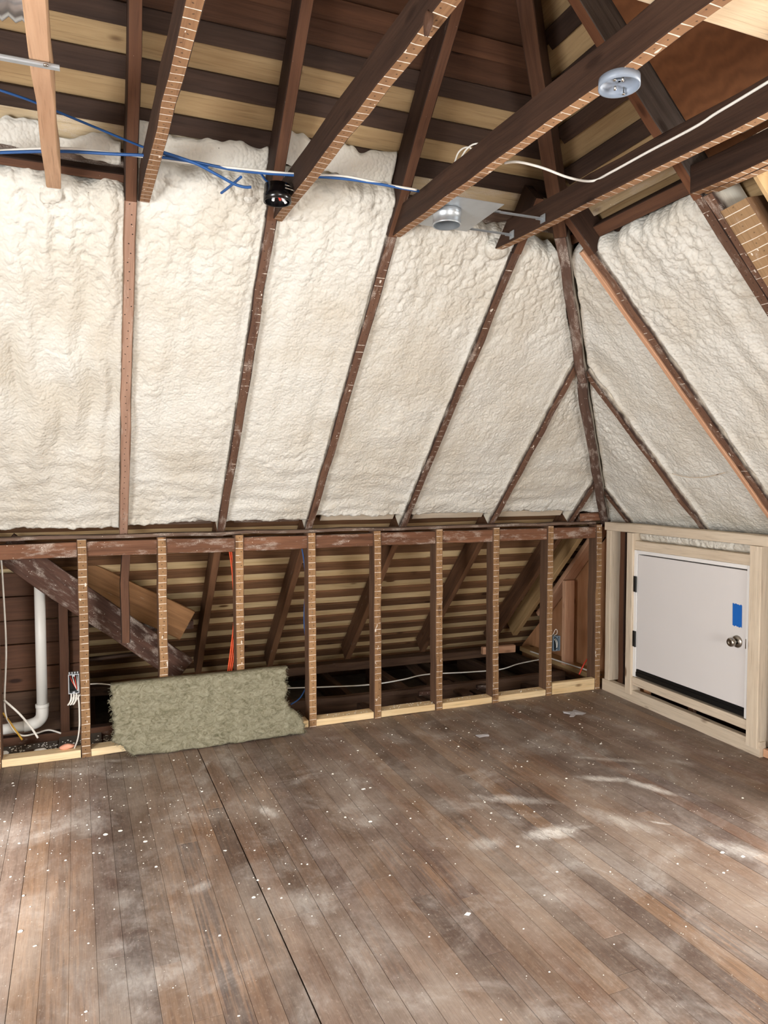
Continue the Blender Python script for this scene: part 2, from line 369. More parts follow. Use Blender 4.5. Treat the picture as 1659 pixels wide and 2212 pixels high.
class MB:
    def __init__(s): s.v = []; s.f = []; s.smooth = False
    def add(s, vs_, fs):
        n = len(s.v); s.v += [tuple(p) for p in vs_]; s.f += [tuple(i + n for i in f) for f in fs]
    def box(s, a, b):
        (x0, y0, z0), (x1, y1, z1) = a, b
        s.add([(x0,y0,z0),(x1,y0,z0),(x1,y1,z0),(x0,y1,z0),(x0,y0,z1),(x1,y0,z1),(x1,y1,z1),(x0,y1,z1)],
              [(0,3,2,1),(4,5,6,7),(0,1,5,4),(1,2,6,5),(2,3,7,6),(3,0,4,7)])
        return s
    def obox(s, o, ax, ay, az):   # box from a corner and three edge vectors
        o, ax, ay, az = map(Vector, (o, ax, ay, az))
        c = [o, o+ax, o+ax+ay, o+ay]; c += [p+az for p in c]
        s.add(c, [(0,3,2,1),(4,5,6,7),(0,1,5,4),(1,2,6,5),(2,3,7,6),(3,0,4,7)]); return s
    def lathe(s, prof, c, axis=(0,0,1), seg=28):
        c = Vector(c); az = Vector(axis).normalized(); ax = az.orthogonal().normalized(); ay = az.cross(ax)
        vs_ = []; fs = []
        for (r, h) in prof:
            for i in range(seg):
                t = 2*math.pi*i/seg; vs_.append(c + az*h + ax*(r*math.cos(t)) + ay*(r*math.sin(t)))
        for j in range(len(prof)-1):
            for i in range(seg):
                a = j*seg+i; b = j*seg+(i+1) % seg; fs.append((a, b, b+seg, a+seg))
        s.add(vs_, fs); s.smooth = True; return s
    def tube(s, pts, r, seg=8, sub=8, cap=True):
        P = [Vector(p) for p in pts]
        Q = []
        for i in range(len(P)-1):
            p0 = P[max(i-1,0)]; p1 = P[i]; p2 = P[i+1]; p3 = P[min(i+2, len(P)-1)]
            for j in range(sub):
                t = j/sub
                Q.append(0.5*((2*p1)+(p2-p0)*t+(2*p0-5*p1+4*p2-p3)*t*t+(3*p1-p0-3*p2+p3)*t**3))
        Q.append(P[-1])
        vs_ = []; fs = []; N_ = None
        for i, q in enumerate(Q):
            T = (Q[min(i+1,len(Q)-1)]-Q[max(i-1,0)])
            if T.length < 1e-7: T = Vector((0,0,1))
            T.normalize()
            if N_ is None: N_ = T.orthogonal().normalized()
            else:
                N_ = (N_ - T*N_.dot(T))
                N_ = N_.normalized() if N_.length > 1e-6 else T.orthogonal().normalized()
            B = T.cross(N_)
            for k in range(seg):
                a = 2*math.pi*k/seg; vs_.append(q + N_*(r*math.cos(a)) + B*(r*math.sin(a)))
        for i in range(len(Q)-1):
            for k in range(seg):
                a = i*seg+k; b = i*seg+(k+1) % seg; fs.append((a, b, b+seg, a+seg))
        if cap: fs.append(tuple(range(seg))[::-1]); fs.append(tuple(range((len(Q)-1)*seg, len(Q)*seg)))
        s.add(vs_, fs); s.smooth = True; return s
    def build(s, name, mat, parent=None, bevel=0.0, origin=None):
        me = bpy.data.meshes.new(name)
        v = s.v; M4 = None
        if parent is None or origin is not None:
            if origin is None:
                a = np.array(v); origin = ((a[:,0].min()+a[:,0].max())/2, (a[:,1].min()+a[:,1].max())/2, a[:,2].min())
            ox, oy, oz = origin; v = [(x-ox, y-oy, z-oz) for x, y, z in v]; M4 = Matrix.Translation(Vector(origin))
        me.from_pydata(v, [], s.f); me.materials.append(M[mat] if isinstance(mat, str) else mat)
        if s.smooth: me.polygons.foreach_set('use_smooth', [len(f) <= 4 for f in s.f])
        me.update()
        o = bpy.data.objects.new(name, me)
        link(o, parent, M4)
        if bevel:
            b = o.modifiers.new('bevel', 'BEVEL'); b.width = bevel; b.segments = 2; b.limit_method = 'ANGLE'
        return o

def frame(p0, p1, nrm):
    z = (Vector(p1)-Vector(p0)); L = z.length; z.normalize()
    y = Vector(nrm); y = (y - z*y.dot(z)).normalized(); x = y.cross(z)
    m = Matrix((x, y, z)).transposed().to_4x4(); m.translation = Vector(p0)
    return m, L
def timber(name, p0, p1, w, d, nrm, mat, parent=None, jit=0.0015, seg=0.16, cut0=0.0, cut1=0.0, ch=0.003):
    """p0 to p1: centre line of the face that looks into the room; nrm: from that face into the timber. Old wood has wandering edges."""
    m, L = frame(p0, p1, nrm)
    n = max(1, int(L/seg)); h = w/2
    ring = [(-h+ch,0),(h-ch,0),(h,ch),(h,d-ch),(h-ch,d),(-h+ch,d),(-h,d-ch),(-h,ch)]
    vs_ = []; fs = []
    for i in range(n+1):
        z = L*i/n
        jx, jy = random.gauss(0, jit), random.gauss(0, jit)
        for (x, y) in ring:
            zz = z + (cut0*y if i == 0 else 0) + (cut1*y if i == n else 0)
            vs_.append((x+jx+random.gauss(0, jit*0.5), y+jy+random.gauss(0, jit*0.5), zz))
    lat = []
    for i in range(n):
        for k in range(8):
            a = i*8+k; b = i*8+(k+1) % 8; fs.append((a, b, b+8, a+8)); lat.append(1.0 if k in (0,) else 0.0)
    fs.append(tuple(range(8))[::-1]); fs.append(tuple(range(n*8, n*8+8))); lat += [0, 0]
    me = bpy.data.meshes.new(name); me.from_pydata(vs_, [], fs)
    me.materials.append(M[mat]); at = me.attributes.new('lath', 'FLOAT', 'FACE'); at.data.foreach_set('value', lat)
    me.update()
    o = bpy.data.objects.new(name, me); link(o, parent, m)
    return o

# ------------------------------------------------------------------ roof planes
PIT = math.hypot(1, 1.02); CS, SN = 1/PIT, 1.02/PIT            # cos, sin of the pitch
def B(x, v, off=0.0): return Vector((x, 0.08 - v*CS + off*SN, 1.24 + v*SN + off*CS))    # back slope, v up the slope, off outwards
def R(y, v, off=0.0): return Vector((0.08 - v*CS + off*SN, y, 1.24 + v*SN + off*CS))    # right slope
NB = Vector((0, SN, CS)); NR = Vector((SN, 0, CS))
def hipc(v): return 0.08 - v*CS                                 # x (= y) of the hip at slope distance v

# ================================================================== FLOOR
floor = empty('floor', (-3, -3, 0), kind='structure')
bw = 0.0829; th = math.radians(1.15)
c0 = onz(480, 1735, 0)                                           # the wide open joint starts here
XL, XR, Y0, Y1 = -5.28, 1.0, -6.75, 0.10
nb = int((XR-XL)/bw)+3
jcrack = None
for i in range(nb):
    xc = c0.x + (i - int((c0.x-XL)/bw) - 0.5)*bw
    gapl = gapr = random.choice((0.0003, 0.0003, 0.0004, 0.0009))
    if abs(xc + bw/2 - c0.x) < 0.01: gapr = 0.0026
    if abs(xc - bw/2 - c0.x) < 0.01: gapl = 0.0026
    cuts = [Y1]
    y = Y1 - random.uniform(0.8, 3.2)
    while y > Y0 + 0.8 and len(cuts) < 3:
        cuts.append(y); y -= random.uniform(1.9, 3.6)
    cuts.append(Y0)
    for a, b in zip(cuts[:-1], cuts[1:]):
        cx_ = xc + math.tan(th)*(c0.y - (a+b)/2); L = a-b-0.0012
        l, r_ = -bw/2+gapl, bw/2-gapr
        zt = random.gauss(0, 0.0005); e = 0.0007
        me = bpy.data.meshes.new('floor_board')
        me.from_pydata([(l,-L/2,-.02),(r_,-L/2,-.02),(r_,L/2,-.02),(l,L/2,-.02),(l,-L/2,-e),(r_,-L/2,-e),(r_,L/2,-e),(l,L/2,-e),
                        (l+e,-L/2+e,0),(r_-e,-L/2+e,0),(r_-e,L/2-e,0),(l+e,L/2-e,0)], [],
                       [(0,3,2,1),(8,9,10,11),(0,1,5,4),(1,2,6,5),(2,3,7,6),(3,0,4,7),(4,5,9,8),(5,6,10,9),(6,7,11,10),(7,4,8,11)])
        me.materials.append(M['floor'])
        o = bpy.data.objects.new('floor_board', me)
        link(o, floor, Matrix.Translation((cx_, (a+b)/2, zt-0.0004)) @ Matrix.Rotation(th, 4, 'Z'))
MB().box((XL, Y0, -0.06), (XR, Y1-0.02, -0.024)).build('subfloor', 'dark_liner', floor)

# ================================================================== BACK KNEE WALL
wb = empty('wall_back', (-2, 0.05, 0), kind='structure')
SX = [-5.22, -4.80, -4.36, -3.945, -3.504, -3.083, -2.642, -2.197, -1.762, -1.324, -0.888, -0.448, -0.028]
for i, x in enumerate(SX):
    x2 = x + random.gauss(0, 0.004)
    s = timber('stud', (x2, random.gauss(0, .002), 0.0), (x, 0, 1.213), 0.050, 0.092, (0, 1, 0), 'stud', wb, jit=0.0012, seg=0.1)
    if i == 4: r_stud = s
for a, b in zip(SX[:-1], SX[1:]):
    l, r_ = a+0.026, b-0.026
    timber('top_plate', (l, 0.010, 1.158), (r_, 0.010, 1.158), 0.082, 0.080, (0, 1, 0), 'plate', wb, jit=0.002)
    if b < -0.1:
        timber('sole_plate', (l, 0.004, 0.0215), (r_, 0.004, 0.0215), 0.042, 0.088, (0, 1, 0), 'new_sole', wb, jit=0.0008)
    else:
        timber('sole_plate', (l, 0.000, 0.0425), (r_, 0.000, 0.0425), 0.084, 0.040, (0, 1, 0), 'new_sole', wb, jit=0.0008)
timber('cap_plate', (-5, 0.035, 1.223), (-0.03, 0.035, 1.223), 0.018, 0.11, (0, 1, 0), 'plate_dust', wb, jit=0.002)
# handwritten letter on one stud
ink = MB()
for pts in ([(-.010,.0,.020),(-.009,.0,-.022)], [(-.010,.0,.018),(.004,.0,.022),(.007,.0,.010),(-.006,.0,-.002),(.010,.0,-.022)]):
    q = [(-3.498+x, -0.0016, 0.428+z) for x, y, z in pts]; ink.tube(q, 0.0011, 5, 5)
ink.build('marker_letter', 'ink', r_stud)

# ================================================================== RIGHT KNEE WALL AND ACCESS DOOR
wv = Vector((-0.0247, -0.9997, 0)).normalized(); wn = Vector((0.9997, -0.0247, 0)).normalized()
def W(s, z, d=0.0): return wv*s + wn*d + Vector((0, 0, z))
wr = empty('wall_right', W(0.7, 0), kind='structure')
def wt(name, s0, z0, s1, z1, w, d, mat, dep=0.0, **kw): return timber(name, W(s0, z0, dep), W(s1, z1, dep), w, d, wn, mat, wr, **kw)
wt('top_plate', 0.022, 1.205, 2.25, 1.205, 0.058, 0.09, 'new', jit=0.0008)
wt('sole_plate', 0.018, 0.0425, 1.40, 0.0425, 0.085, 0.045, 'new', jit=0.0008)
wt('sole_plate', 1.405, 0.024, 2.25, 0.024, 0.045, 0.09, 'new_pink', 0.02, jit=0.0008)
wt('stud', 0.070, 0.088, 0.070, 1.174, 0.050, 0.088, 'new', jit=0.0008)
wt('stud', 0.150, 0.0, 0.155, 1.174, 0.055, 0.09, 'rafter_plain', 0.055)
wt('stud', 0.312, 0.055, 0.312, 1.174, 0.060, 0.085, 'new', -0.012, jit=0.0008)
wt('stud', 1.352, 0.045, 1.352, 1.174, 0.078, 0.085, 'new', -0.012, jit=0.0008)
wt('stud', 1.480, 0.05, 1.485, 1.174, 0.055, 0.09, 'rafter_plain', 0.03)
wt('stud', 1.93, 0.05, 1.93, 1.174, 0.055, 0.09, 'rafter_plain', 0.0)
wt('stud', 2.22, 0.05, 2.22, 1.174, 0.055, 0.09, 'rafter_plain', 0.0)
wt('header', 0.345, 1.092, 1.311, 1.089, 0.062, 0.085, 'new', 0.006, jit=0.0008)
wt('sill', 0.345, 0.152, 1.311, 0.152, 0.056, 0.085, 'new', 0.0, jit=0.0008)
MB().obox(W(0.16, 0.0, 0.15), wv*0.17, wn*0.012, (0, 0, 1.17)).build('plywood_sheet', 'ply', wr)
MB().obox(W(1.40, 0.0, 0.20), wv*0.85, wn*0.012, (0, 0, 1.17)).build('plywood_sheet', 'ply_dark', wr)
MB().obox(W(0.34, 0.0, 0.16), wv*1.0, wn*0.012, (0, 0, 0.19)).build('plywood_sheet', 'dark_liner', wr)
MB().obox(W(0.345, 0.0, 0.10), wv*0.05, wn*0.02, (0, 0, 0.16)).build('blocking', 'ply', wr)
MB().obox(W(0.76, 0.0, 0.10), wv*0.05, wn*0.02, (0, 0, 0.16)).build('blocking', 'plate', wr)

dr = empty('door_1', W(0.82, 0.2, 0), kind='structure')
MB().obox(W(0.341, 0.185, 0.004), wv*0.028, wn*0.085, (0,0,0.874)).build('jamb', 'door_frame', dr, 0.002)
MB().obox(W(1.284, 0.185, 0.004), wv*0.028, wn*0.085, (0,0,0.874)).build('jamb', 'door_frame', dr, 0.002)
MB().obox(W(0.370, 1.036, 0.004), wv*0.913, wn*0.085, (0,0,0.023)).build('jamb', 'door_frame', dr, 0.002)
MB().obox(W(0.3725, 0.242, 0.010), wv*0.908, wn*0.040, (0,0,0.786)).build('door_leaf', 'door', dr, 0.003)
MB().obox(W(0.370, 0.192, 0.006), wv*0.912, wn*0.050, (0,0,0.030)).obox(W(0.372, 0.222, 0.009), wv*0.909, wn*0.045, (0,0,0.017)).build('threshold', 'black', dr, 0.002)
for z in (0.772, 0.394):
    hg = MB().obox(W(0.344, z, -0.002), wv*0.027, wn*0.006, (0,0,0.108))
    hg.lathe([(0.0,0),(0.006,0),(0.006,0.108),(0.0,0.108)], W(0.3705, z, -0.003), (0,0,1), 12)
    hg.smooth = False; hg.build('hinge', 'black', dr)
kb = W(1.222, 0.612, 0.010); ax = -wn
ro = MB().lathe([(0.0,0.0),(0.036,0.0),(0.036,0.004),(0.031,0.010),(0.016,0.013)], kb, ax, 32).build('rosette', 'nickel', dr)
MB().lathe([(0.013,0.008),(0.013,0.022),(0.017,0.026),(0.024,0.034),(0.0265,0.045),(0.0255,0.054),(0.021,0.060),(0.010,0.061),(0.008,0.0585),(0.0,0.058)], kb, ax, 32).build('door_knob', 'nickel', dr)
MB().obox(W(1.283, 0.585, 0.003), wv*0.006, wn*0.012, (0,0,0.055)).build('strike_plate', 'nickel', dr)
tp = MB()
zz = [0.700, 0.829]; n = 10
tv = []
for i in range(n+1):
    t = i/n; e = 0.003*math.sin(i*2.3)+0.002*math.sin(i*5.1)
    tv += [W(1.184+0.066*t, 0.829-0.004*t+e*0.8, 0.0088), W(1.1865+0.066*t, 0.7005-0.003*t+e, 0.0088), W(1.184+0.066*t, 0.829-0.004*t+e*0.8, 0.0078), W(1.1865+0.066*t, 0.7005-0.003*t+e, 0.0078)]
tf = []
for i in range(n):
    a = i*4; tf += [(a, a+4, a+5, a+1), (a+2, a+3, a+7, a+6), (a, a+2, a+6, a+4), (a+1, a+5, a+7, a+3)]
tp.add(tv, tf); tag(tp.build('painter_tape', 'tape'), 'strip of blue painter tape stuck on the white door above the knob', 'tape')

# ================================================================== ROOF: sheathing rows
cb = empty('ceiling', (-2.5, -1.5, 2.8), kind='structure')
cr = empty('ceiling', (-1.5, -2.5, 2.8), kind='structure')
PITCH, DW = 0.163, 0.074
def row_mat(k, slope):
    v = 2.154 + k*PITCH
    if slope == 'B':
        if k >= 3: return 'red_board', 'red_board'
        if k == 2: return 'old_board', 'red_board'
        return 'old_board', 'light_board'
    return 'old_board', ('light_board' if k < 5 else 'red_board')
for k in range(-29, 16):
    v = 2.154 + k*PITCH                                  # lower edge of the dark board
    dm, lm = row_mat(k, 'B')
    y_ = hipc(v)
    xr_ = min(y_, 1.3) + 0.03
    xl = -5.28
    z = B(0, v, .16).z
    if z < -0.06: continue
    if k in (-1,): lm = 'spray_board'
    if k < -13: lm, dm = 'knee_board_lit', 'knee_old_lit'  # rows behind the knee wall get the brighter, lit board colours
    dmm = 'plate_dust' if k in (-1, -2) else dm
    for (mat, va, vb, o0, thk, nm) in ((dmm, v, v+DW, 0.135, 0.019, 'sheathing_board'), (lm, v+DW*0.6, v+PITCH+DW*0.4, 0.155, 0.016, 'roof_board')):
        P0, P1 = B(xl, (va+vb)/2, o0), B(xr_, (va+vb)/2, o0)
        if P1.x - P0.x < 0.1: continue
        timber(nm, P0, P1, (vb-va) - (0.004 if nm == 'roof_board' else 0) + random.uniform(-.006, .004)*(nm != 'roof_board'), thk, NB, mat, cb, jit=0.0009, seg=0.5, ch=0.002)
for k in range(-13, 16):
    v = 2.154 + 0.05 + k*PITCH
    dm, lm = row_mat(k, 'R')
    x_ = hipc(v)
    if R(0, v, .16).z < 0.9: continue
    ynear = -2.28 if R(0, v).z < 2.75 else -5.2
    for (mat, va, vb, o0, thk, nm) in ((dm, v, v+DW, 0.135, 0.019, 'sheathing_board'), (lm, v+DW*0.6, v+PITCH+DW*0.4, 0.155, 0.016, 'roof_board')):
        yf = min(x_ + 0.03, 0.3)
        P0, P1 = R(ynear, (va+vb)/2, o0), R(yf, (va+vb)/2, o0)
        if (P1-P0).y < 0.1: continue
        timber(nm, P1, P0, (vb-va) - (0.004 if nm == 'roof_board' else 0), thk, NR, mat, cr, jit=0.0009, seg=0.5, ch=0.002)

# ================================================================== RAFTERS (each a thing)
RW = 0.046
def rafter(x, v0, v1, mat, label, mat_up=None, d=0.135, w=RW):
    o = timber('rafter', B(x, v0), B(x, v1), w, d, NB, mat, None, jit=0.0016)
    return tag(o, label, 'beam', 'back slope rafters')
# every back rafter is one stick from the eave to the ridge; the stretch above the collar joists never got plaster
def split_rafter(x, label, low='rafter', up='rafter_plain', vtop=4.6, eave=True):
    e = empty('rafter', B(x, -1.6), label, 'beam', 'back slope rafters')
    if eave: timber('eave_section', B(x, -1.62), B(x, -0.02), RW, 0.135, NB, 'knee_rafter_lit', e)
    timber('plastered_section', B(x, -0.02), B(x, 1.93), RW, 0.135, NB, low, e, jit=0.002)
    timber('upper_section', B(x, 1.93), B(x, vtop), RW, 0.135, NB, up, e)
    return e
split_rafter(-3.995, 'rafter at the left edge beyond the widest foam bay', eave=False)
split_rafter(-3.286, 'leftmost rafter in view, orange brown below its collar joist', 'rafter_sister', eave=False)
split_rafter(-2.735, 'roof rafter whose upper end meets the joist with the black round box')
split_rafter(-2.190, 'roof rafter meeting the collar joist beside the silver light housing', vtop=3.05)
split_rafter(-1.547, 'roof rafter ending just left of the hip under the fourth joist', vtop=2.2)
for x, lb in ((-0.875, 'jack rafter running from the knee wall to the middle of the hip'), (-0.215, 'shortest jack rafter on the back slope beside the corner')):
    e = empty('rafter', B(x, -1.6), lb, 'beam', 'back slope rafters')
    timber('eave_section', B(x, -1.62), B(x, -0.02), RW, 0.135, NB, 'knee_rafter_lit', e)
    timber('plastered_section', B(x, -0.02), B(x, (0.08-x)/CS - 0.03), RW, 0.135, NB, 'rafter', e, jit=0.002)
# right slope
def rrafter(y, v0, v1, mat, label, w=RW, d=0.135): return tag(timber('rafter', R(y, v0), R(y, v1), w, d, NR, mat, None, jit=0.002), label, 'beam', 'right slope rafters')
rrafter(-0.84, -0.12, (0.08+0.84)/CS-0.03, 'rafter', 'right slope jack rafter meeting the hip opposite the back jack rafter')
rrafter(-0.163, -0.05, (0.08+0.163)/CS-0.02, 'rafter', 'tiny right slope jack rafter above the corner post')
e = empty('rafter', R(-1.448, 0), 'right slope rafter with a pink board nailed along it', 'beam', 'right slope rafters')
timber('plastered_section', R(-1.448, -0.12), R(-1.448, 1.90), RW, 0.135, NR, 'rafter', e, jit=0.002)
timber('upper_section', R(-1.448, 1.90), R(-1.448, (0.08+1.43)/CS-0.03), RW, 0.135, NR, 'rafter_plain', e)
tag(timber('sister_board', R(-1.408, -0.1, -0.004), R(-1.40, 1.935, -0.004), 0.026, 0.11, NR, 'new_pink', None, jit=0.0008), 'new pink board nailed to the left side of a right slope rafter', 'board')
e = empty('rafter', R(-2.11, 0), 'doubled right slope rafter with plaster marks running up past the joists', 'beam', 'right slope rafters')
timber('plastered_section', R(-2.112, -0.1), R(-2.112, 1.93), 0.046, 0.135, NR, 'rafter', e, jit=0.002)
timber('upper_section', R(-2.112, 1.93), R(-2.112, 3.1), 0.046, 0.165, NR, 'grey_rafter', e)
timber('sister_section', R(-2.160, -0.1), R(-2.160, 1.93), 0.044, 0.135, NR, 'rafter', e, jit=0.002)
o = timber('trimmer_post', R(-2.240, -0.1, -0.012), R(-2.240, 1.86, -0.012), 0.105, 0.15, NR + Vector((0, .28, 0)), 'timber_tan', None, jit=0.002, cut1=-0.5)
tag(o, 'wide tan dormer trimmer with broad plaster lines, beside the doubled rafter', 'beam')

# hip
hd = Vector((-1, -1, 1.02)); hn = Vector((1, 1, 2/1.02)).normalized()
def Hp(s, off=0): return Vector((0.045, 0.045, 1.235)) + hd*s + hn*off
e = empty('hip_rafter', Hp(0), 'diagonal hip rafter climbing from the corner where both foam slopes meet', 'beam')
timber('sprayed_section', Hp(-0.02, -0.012), Hp(0.85, -0.012), 0.056, 0.16, hn, 'hip', e, jit=0.003)
timber('sprayed_section', Hp(0.85, -0.006), Hp(1.42, -0.006), 0.052, 0.16, hn, 'hip', e, jit=0.003)
timber('upper_section', Hp(1.42, -0.0), Hp(3.2, 0), 0.062, 0.16, hn, 'hip_up', e)
# short piece beside the hip end
tag(timber('corner_block', (-0.16, 0.06, 1.262), (0.0, 0.03, 1.270), 0.06, 0.08, (0, 1, 0), 'plate', None, jit=0.003), 'stub of brown blocking on the plate at the foot of the hip', 'board')

# ================================================================== COLLAR JOISTS (each a thing)
ZJ, JH = 2.622, 0.105
def joist(x, y0, deg, y1, mat, label, w=0.044, parts=None):
    t = math.tan(math.radians(deg))
    P0, P1 = Vector((x, y0, ZJ)), Vector((x + t*(y0-y1), y1, ZJ))
    o = timber('ceiling_joist', P0, P1, w, JH, (0, 0, 1), mat, None, jit=0.0016, cut0=0.95 if y0 > -2 else 0)
    return tag(o, label, 'beam', 'collar joists')
joist(-3.557, -1.29, 0.6, -5.3, 'new_joist', 'pale new fir joist at top left without plaster marks', 0.050)
joist(-3.238, -1.262, 1.3, -5.3, 'joist', 'leftmost dark joist with plaster lines, nailed beside the orange rafter')
joist(-2.709, -1.262, 1.3, -5.3, 'joist', 'dark joist carrying the black round box at its end')
joist(-2.172, -1.270, 2.1, -5.3, 'joist', 'dark joist carrying the grey round box on its underside')
joist(-1.652, -1.285, 3.5, -5.3, 'joist', 'dark joist with the white cable stapled along its side')
joist(-1.316, -2.135, 4.5, -5.3, 'joist', 'left board of the doubled joist hung on the right slope rafter', 0.043)
joist(-1.269, -2.155, 4.5, -5.3, 'joist', 'right board of the doubled joist hung on the right slope rafter', 0.043)
# loft boards on the joists
for i in range(5):
    y = -2.80 - 0.142*i
    o = timber('loft_board', (-2.95, y-0.07, ZJ+JH+0.003), (0.2, y-0.07, ZJ+JH+0.003), 0.139, 0.018, (0, 0, 1), 'loft', None, jit=0.0006, seg=0.6)
    tag(o, ['front edge pale loft board laid across the joists at top right', 'second pale loft board from the front edge', 'third pale loft board from the front edge', 'fourth pale loft board from the front edge', 'fifth pale loft board from the front edge'][i], 'board', 'loft boards on the joists')
# plywood panel and blocking in the right slope
def slab_R(name, ya, yb, va, vb, off, thk, mat, parent):
    m = MB(); a, b, c, d = R(ya, va, off), R(yb, va, off), R(yb, vb, off), R(ya, vb, off)
    q = [a, b, c, d] + [p + NR*thk for p in (a, b, c, d)]
    m.add(q, [(0,1,2,3),(7,6,5,4),(0,4,5,1),(1,5,6,2),(2,6,7,3),(3,7,4,0)])
    return m.build(name, mat, parent, origin=tuple(a))
slab_R('plywood_sheet', -2.14, -2.62, 2.02, 2.75, 0.115, 0.012, 'ply_dark', cr)
slab_R('plywood_sheet', -2.625, -3.6, 2.02, 2.75, 0.118, 0.012, 'ply_dark', cr)
timber('blocking', R(-1.20, 1.985, 0.075), R(-1.425, 1.985, 0.075), 0.05, 0.05, NR, 'rafter_plain', cr)
timber('blocking', R(-1.24, 2.115, 0.105), R(-1.425, 2.115, 0.105), 0.20, 0.02, NR, 'knee_speck', cr)
timber('blocking', R(-1.47, 1.965, 0.075), R(-2.09, 1.965, 0.075), 0.060, 0.05, NR, 'rafter_plain', cr)
timber('sheathing_board', R(-1.47, 2.07, 0.115), R(-2.09, 2.07, 0.115), 0.085, 0.018, NR, 'spray_board', cr)
timber('blocking', B(-3.93, 1.985, 0.07), B(-3.31, 1.985, 0.07), 0.035, 0.05, NB, 'rafter_plain', cb)
# pale baffle strips under the foam
xs = [-3.995, -3.286, -2.735, -2.190, -1.547, -0.875, -0.215]
for a, b in zip(xs[:-1], xs[1:]):
    timber('vent_baffle', B(a+0.09, 0.005, 0.075), B(b-0.05, 0.005, 0.075), 0.055, 0.018, NB, 'new' if a > -2.3 else 'plate_dust', cb, jit=0.001)

# ================================================================== SPRAY FOAM, one panel for each bay
def vnoise(x, y, seed):
    r = np.random.default_rng(seed); A = r.random((256, 256))*2*np.pi; GX, GY = np.cos(A), np.sin(A)
    x = np.asarray(x, float)+0.37; y = np.asarray(y, float)+0.71
    xi = np.floor(x).astype(int); yi = np.floor(y).astype(int); fx = x-xi; fy = y-yi
    u = fx*fx*fx*(fx*(fx*6-15)+10); v = fy*fy*fy*(fy*(fy*6-15)+10)
    def g(i, j): a = (xi+i) & 255; b = (yi+j) & 255; return GX[a, b]*(fx-i)+GY[a, b]*(fy-j)
    return ((g(0, 0)*(1-u)+g(1, 0)*u)*(1-v)+(g(0, 1)*(1-u)+g(1, 1)*u)*v)*0.75
def blobs(x, y, seed):
    r = np.random.default_rng(seed); JX = r.random((128, 128)); JY = r.random((128, 128)); A = 0.5+0.5*r.random((128, 128))
    xi = np.floor(x).astype(int); yi = np.floor(y).astype(int); out = np.zeros_like(x)
    for i in (-1, 0, 1):
        for j in (-1, 0, 1):
            cx_ = xi+i; cy_ = yi+j
            px = cx_+JX[cx_ & 127, cy_ & 127]; py = cy_+JY[cx_ & 127, cy_ & 127]
            d2 = ((x-px)**2+(y-py)**2)/0.64
            out = np.maximum(out, A[cx_ & 127, cy_ & 127]*np.sqrt(np.clip(1-d2, 0, 1)))
    return out
